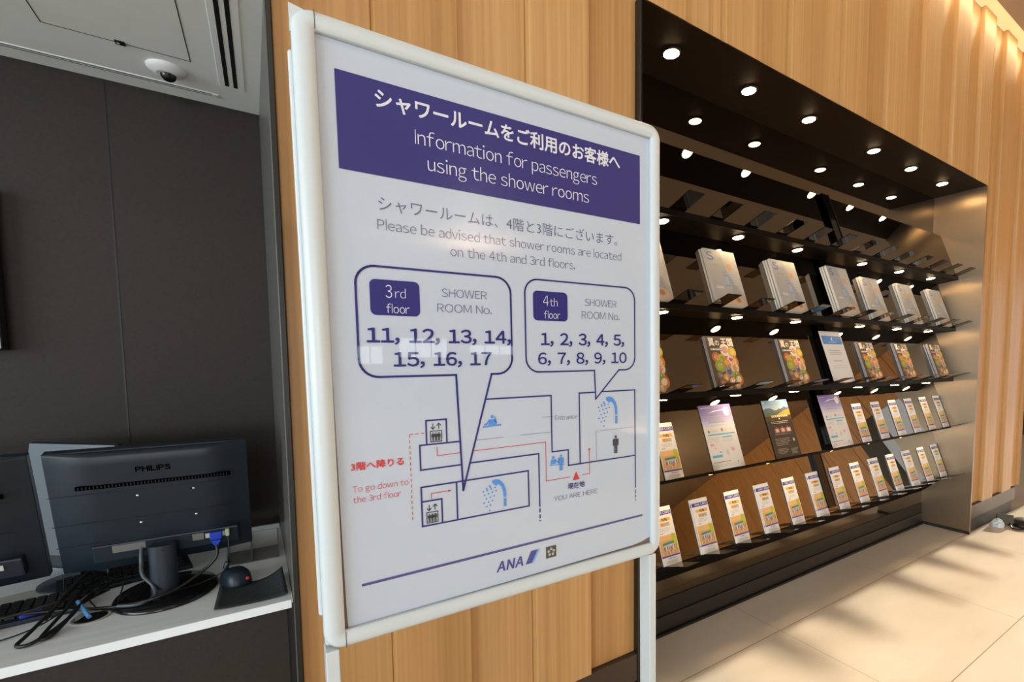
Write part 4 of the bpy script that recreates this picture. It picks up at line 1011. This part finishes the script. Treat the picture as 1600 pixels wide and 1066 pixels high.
cable('power_cable', [pw, pw + Vector((0.0, -0.012, -0.025)), (-0.262, 1.48, z + 0.065), (-0.243, 1.465, z + 0.040), (-0.238, 1.445, z + 0.022), (-0.262, 1.430, z + 0.016), (-0.30, 1.445, z + 0.016)], 0.0042, mat('grey_cable', '#3b444a', 0.35), 'thick grey power cable dropping from the monitor to its foot')
# looping bundle over the left keyboard, down to the counter edge
rnd = random.Random(4)
labs = ['thick black cable looping furthest to the front edge of the counter', 'black cable of the loop bundle, innermost beside the blue plug', 'black cable crossing the bundle from the left monitor', 'thin black cable trailing left under the bundle', 'black cable arching high above the left keyboard', 'black cable running from the bundle towards the monitor foot']
A = [[(-0.335, 1.60, z + 0.030), (-0.355, 1.57, z + 0.055), (-0.385, 1.52, z + 0.050), (-0.405, 1.46, z + 0.030), (-0.425, 1.40, z + 0.012), (-0.432, 1.372, z + 0.006), (-0.412, 1.365, z + 0.006), (-0.390, 1.40, z + 0.010), (-0.372, 1.44, z + 0.018), (-0.36, 1.50, z + 0.03), (-0.34, 1.57, z + 0.024)],
     [(-0.35, 1.58, z + 0.04), (-0.37, 1.52, z + 0.045), (-0.385, 1.46, z + 0.026), (-0.40, 1.41, z + 0.010), (-0.402, 1.378, z + 0.006), (-0.388, 1.383, z + 0.006), (-0.378, 1.42, z + 0.012), (-0.365, 1.48, z + 0.025), (-0.335, 1.55, z + 0.022)],
     [(-0.62, 1.45, z + 0.02), (-0.54, 1.46, z + 0.03), (-0.46, 1.475, z + 0.032), (-0.40, 1.495, z + 0.036), (-0.345, 1.53, z + 0.03), (-0.30, 1.57, z + 0.022)],
     [(-0.60, 1.42, z + 0.006), (-0.52, 1.415, z + 0.004), (-0.46, 1.425, z + 0.004), (-0.42, 1.45, z + 0.008), (-0.39, 1.48, z + 0.02)],
     [(-0.41, 1.44, z + 0.02), (-0.395, 1.49, z + 0.045), (-0.37, 1.55, z + 0.068), (-0.348, 1.59, z + 0.066), (-0.342, 1.585, z + 0.045), (-0.36, 1.54, z + 0.035), (-0.39, 1.47, z + 0.022)],
     [(-0.36, 1.50, z + 0.028), (-0.335, 1.47, z + 0.008), (-0.31, 1.475, z + 0.006), (-0.30, 1.54, z + 0.05), (-0.285, 1.60, z + 0.055), (-0.26, 1.62, z + 0.04)]]
for i, (pts, lb) in enumerate(zip(A, labs)):
    cable('cable', pts, [0.0036, 0.0034, 0.0032, 0.0016, 0.0034, 0.0015][i], MT['rubber'], lb)
o = MB(); o.tube([(0, 0, 0), (0.028, -0.050, -0.022)], 0.0042, MT['usb_blue'], 10, False); o = o.build('usb_plug', loc=(-0.372, 1.486, z + 0.030)); tag(o, 'light blue cable plug lying across the counter beside the black cables', 'plug')
u = tag(empty('video_connector', (-0.452, 1.515, z), (0, 0, 0.35)), 'loose blue video connector lying beneath the black cables', 'plug')
b = MB(); b.box(-0.017, 0.017, -0.010, 0.012, 0.002, 0.018, MT['vga_blue']); b.build('shell', u, bevel=0.002)
b = MB(); b.box(-0.011, 0.011, 0.012, 0.018, 0.006, 0.014, MT['steel']); b.build('pin_collar', u)
g = tag(empty('cable_grommet', (-0.345, 1.452, z), (0, 0, 0.25)), 'grey cable grommet with open lid in the counter beside the blue plug', 'grommet')
b = MB(); b.lathe([(0.034, 0), (0.034, 0.0016), (0.028, 0.0022), (0.0275, 0.0005)], mat('grey_plastic', '#a5a6a4', 0.5), 32); b.build('ring', g)
b = MB(); b.lathe([(0.027, 0.0006), (0.001, 0.0007)], MT['black'], 24); b.build('opening', g)
b = MB(); b.T = Matrix.Translation((-0.02, 0.012, 0.002)) @ Matrix.Rotation(-0.5, 4, 'Y'); b.box(-0.018, 0.018, -0.012, 0.012, 0, 0.002, mat('grey_lid', '#7d7c78', 0.5)); b.build('lid', g, bevel=0.0006)

# mouse and curling mat
ms = tag(empty('computer_mouse', (-0.088, 1.480, z), (0, 0, math.radians(20))), 'black computer mouse with a red mark standing by the mouse mat', 'mouse')
b = MB(); vs = []; fs = []; nu, nv = 20, 10
for j in range(nv + 1):
    t_ = j / nv
    for i in range(nu):
        a = 2 * math.pi * i / nu; ph = t_ * math.pi / 2
        ex = 0.55
        cx = math.copysign(abs(math.cos(a)) ** 0.75, math.cos(a)); cy = math.copysign(abs(math.sin(a)) ** 0.75, math.sin(a))
        rr = math.cos(ph) ** ex
        vs.append((0.030 * cx * rr, 0.047 * cy * rr, 0.002 + 0.037 * math.sin(ph) * (1 - 0.12 * cy * rr)))
for j in range(nv):
    for i in range(nu): fs.append((j * nu + i, j * nu + (i + 1) % nu, (j + 1) * nu + (i + 1) % nu, (j + 1) * nu + i))
fs.append(list(range(nu))[::-1]); b.add(vs, fs, MT['plastic'], True); b.build('body', ms)
b = MB(); b.lathe([(0.004, -0.0390), (0.0035, -0.0455), (0.001, -0.0458)], MT['red'], 12, axis='y', c=(0.012, 0, 0.019), sx=1.1); b.build('red_mark', ms)
b = MB(); vs = []; fs = []; nx, ny = 16, 10
for j in range(ny + 1):
    for i in range(nx + 1):
        u_, v_ = i / nx, j / ny
        x = -0.122 + (0.142 - 0.010 * v_) * u_ + 0.002 * v_; y = 1.330 + 0.135 * v_ - 0.008 * u_
        zz = 0.0018 + 0.030 * max(0, u_ - 0.55) ** 2 * (0.4 + v_) * 3.0 + 0.004 * (1 - u_) ** 6
        vs.append((x, y, z + zz))
k = nx + 1; top = len(vs)
vs2 = [(p[0], p[1], p[2] - 0.0016) for p in vs]
for j in range(ny):
    for i in range(nx):
        a = j * k + i; fs.append((a, a + 1, a + k + 1, a + k)); fs.append((top + a, top + a + k, top + a + k + 1, top + a + 1))
for i in range(nx): fs.append((i, top + i, top + i + 1, i + 1)); a = ny * k + i; fs.append((a, a + 1, top + a + 1, top + a))
for j in range(ny): a = j * k; fs.append((a, a + k, top + a + k, top + a)); a = j * k + nx; fs.append((a, top + a, top + a + k, a + k))
b.add(vs + vs2, fs, MT['felt'], True); o = b.build('mouse_mat'); tag(o, 'dark felt mouse mat curling up at its right end on the counter', 'mat')
# clear acrylic tray
ac = tag(empty('acrylic_tray', (-0.040, 1.66, z)), 'clear acrylic tray standing at the right back of the counter', 'tray')
b = MB(); b.box(-0.075, 0.048, 0.055, 0.058, 0, 0.055, MT['glassy']); b.box(-0.075, 0.048, -0.05, 0.055, 0, 0.003, MT['glassy']); b.build('back_plate', ac)
for x in (-0.075, -0.02, 0.045):
    b = MB(); b.prism([(-0.05, 0.003), (0.055, 0.003), (0.055, 0.055)], 'x', x, x + 0.003, MT['glassy']); b.build('side_plate', ac)

# ------------------------------------------------------------------ things on the floor at the far right
bg = tag(empty('plastic_bag', (4.60, 1.235, 0)), 'crumpled white plastic bag on the floor by the base rail', 'bag')
b = MB(); vs = []; fs = []; nu, nv = 14, 7; rnd = random.Random(2)
for j in range(nv + 1):
    for i in range(nu):
        a = 2 * math.pi * i / nu; ph = j / nv * math.pi / 2; r = (0.85 + 0.3 * rnd.random())
        vs.append((0.045 * math.cos(a) * math.cos(ph) * r, 0.04 * math.sin(a) * math.cos(ph) * r, 0.0 if j == 0 else 0.055 * math.sin(ph) * r))
for j in range(nv):
    for i in range(nu): fs.append((j * nu + i, j * nu + (i + 1) % nu, (j + 1) * nu + (i + 1) % nu, (j + 1) * nu + i))
b.add(vs, fs, MT['sheet']); b.build('bag_skin', bg)
bx = tag(empty('tilted_board', (4.66, 1.20, 0), (0, 0, math.radians(-62))), 'small dark board leaning behind the white plastic bag on the floor', 'board')
b = MB(); b.T = Matrix.Rotation(math.radians(-18), 4, 'X'); b.box(-0.05, 0.05, 0.0, 0.02, 0.0, 0.085, MT['card']); b.build('panel', bx, bevel=0.002)
bk = tag(empty('black_bag', (4.80, 1.12, 0)), 'flat black bag with straps on the floor at the right edge', 'bag')
b = MB(); b.lathe([(0.13, 0), (0.14, 0.015), (0.12, 0.035), (0.02, 0.045)], MT['rubber'], 20, sx=1.0, sy=0.6); b.build('body', bk)
b = MB(); b.tube([(-0.1, -0.05, 0.02), (-0.17, -0.03, 0.01), (-0.2, 0.02, 0.006), (-0.14, 0.06, 0.02)], 0.006, MT['rubber']); b.build('strap', bk)
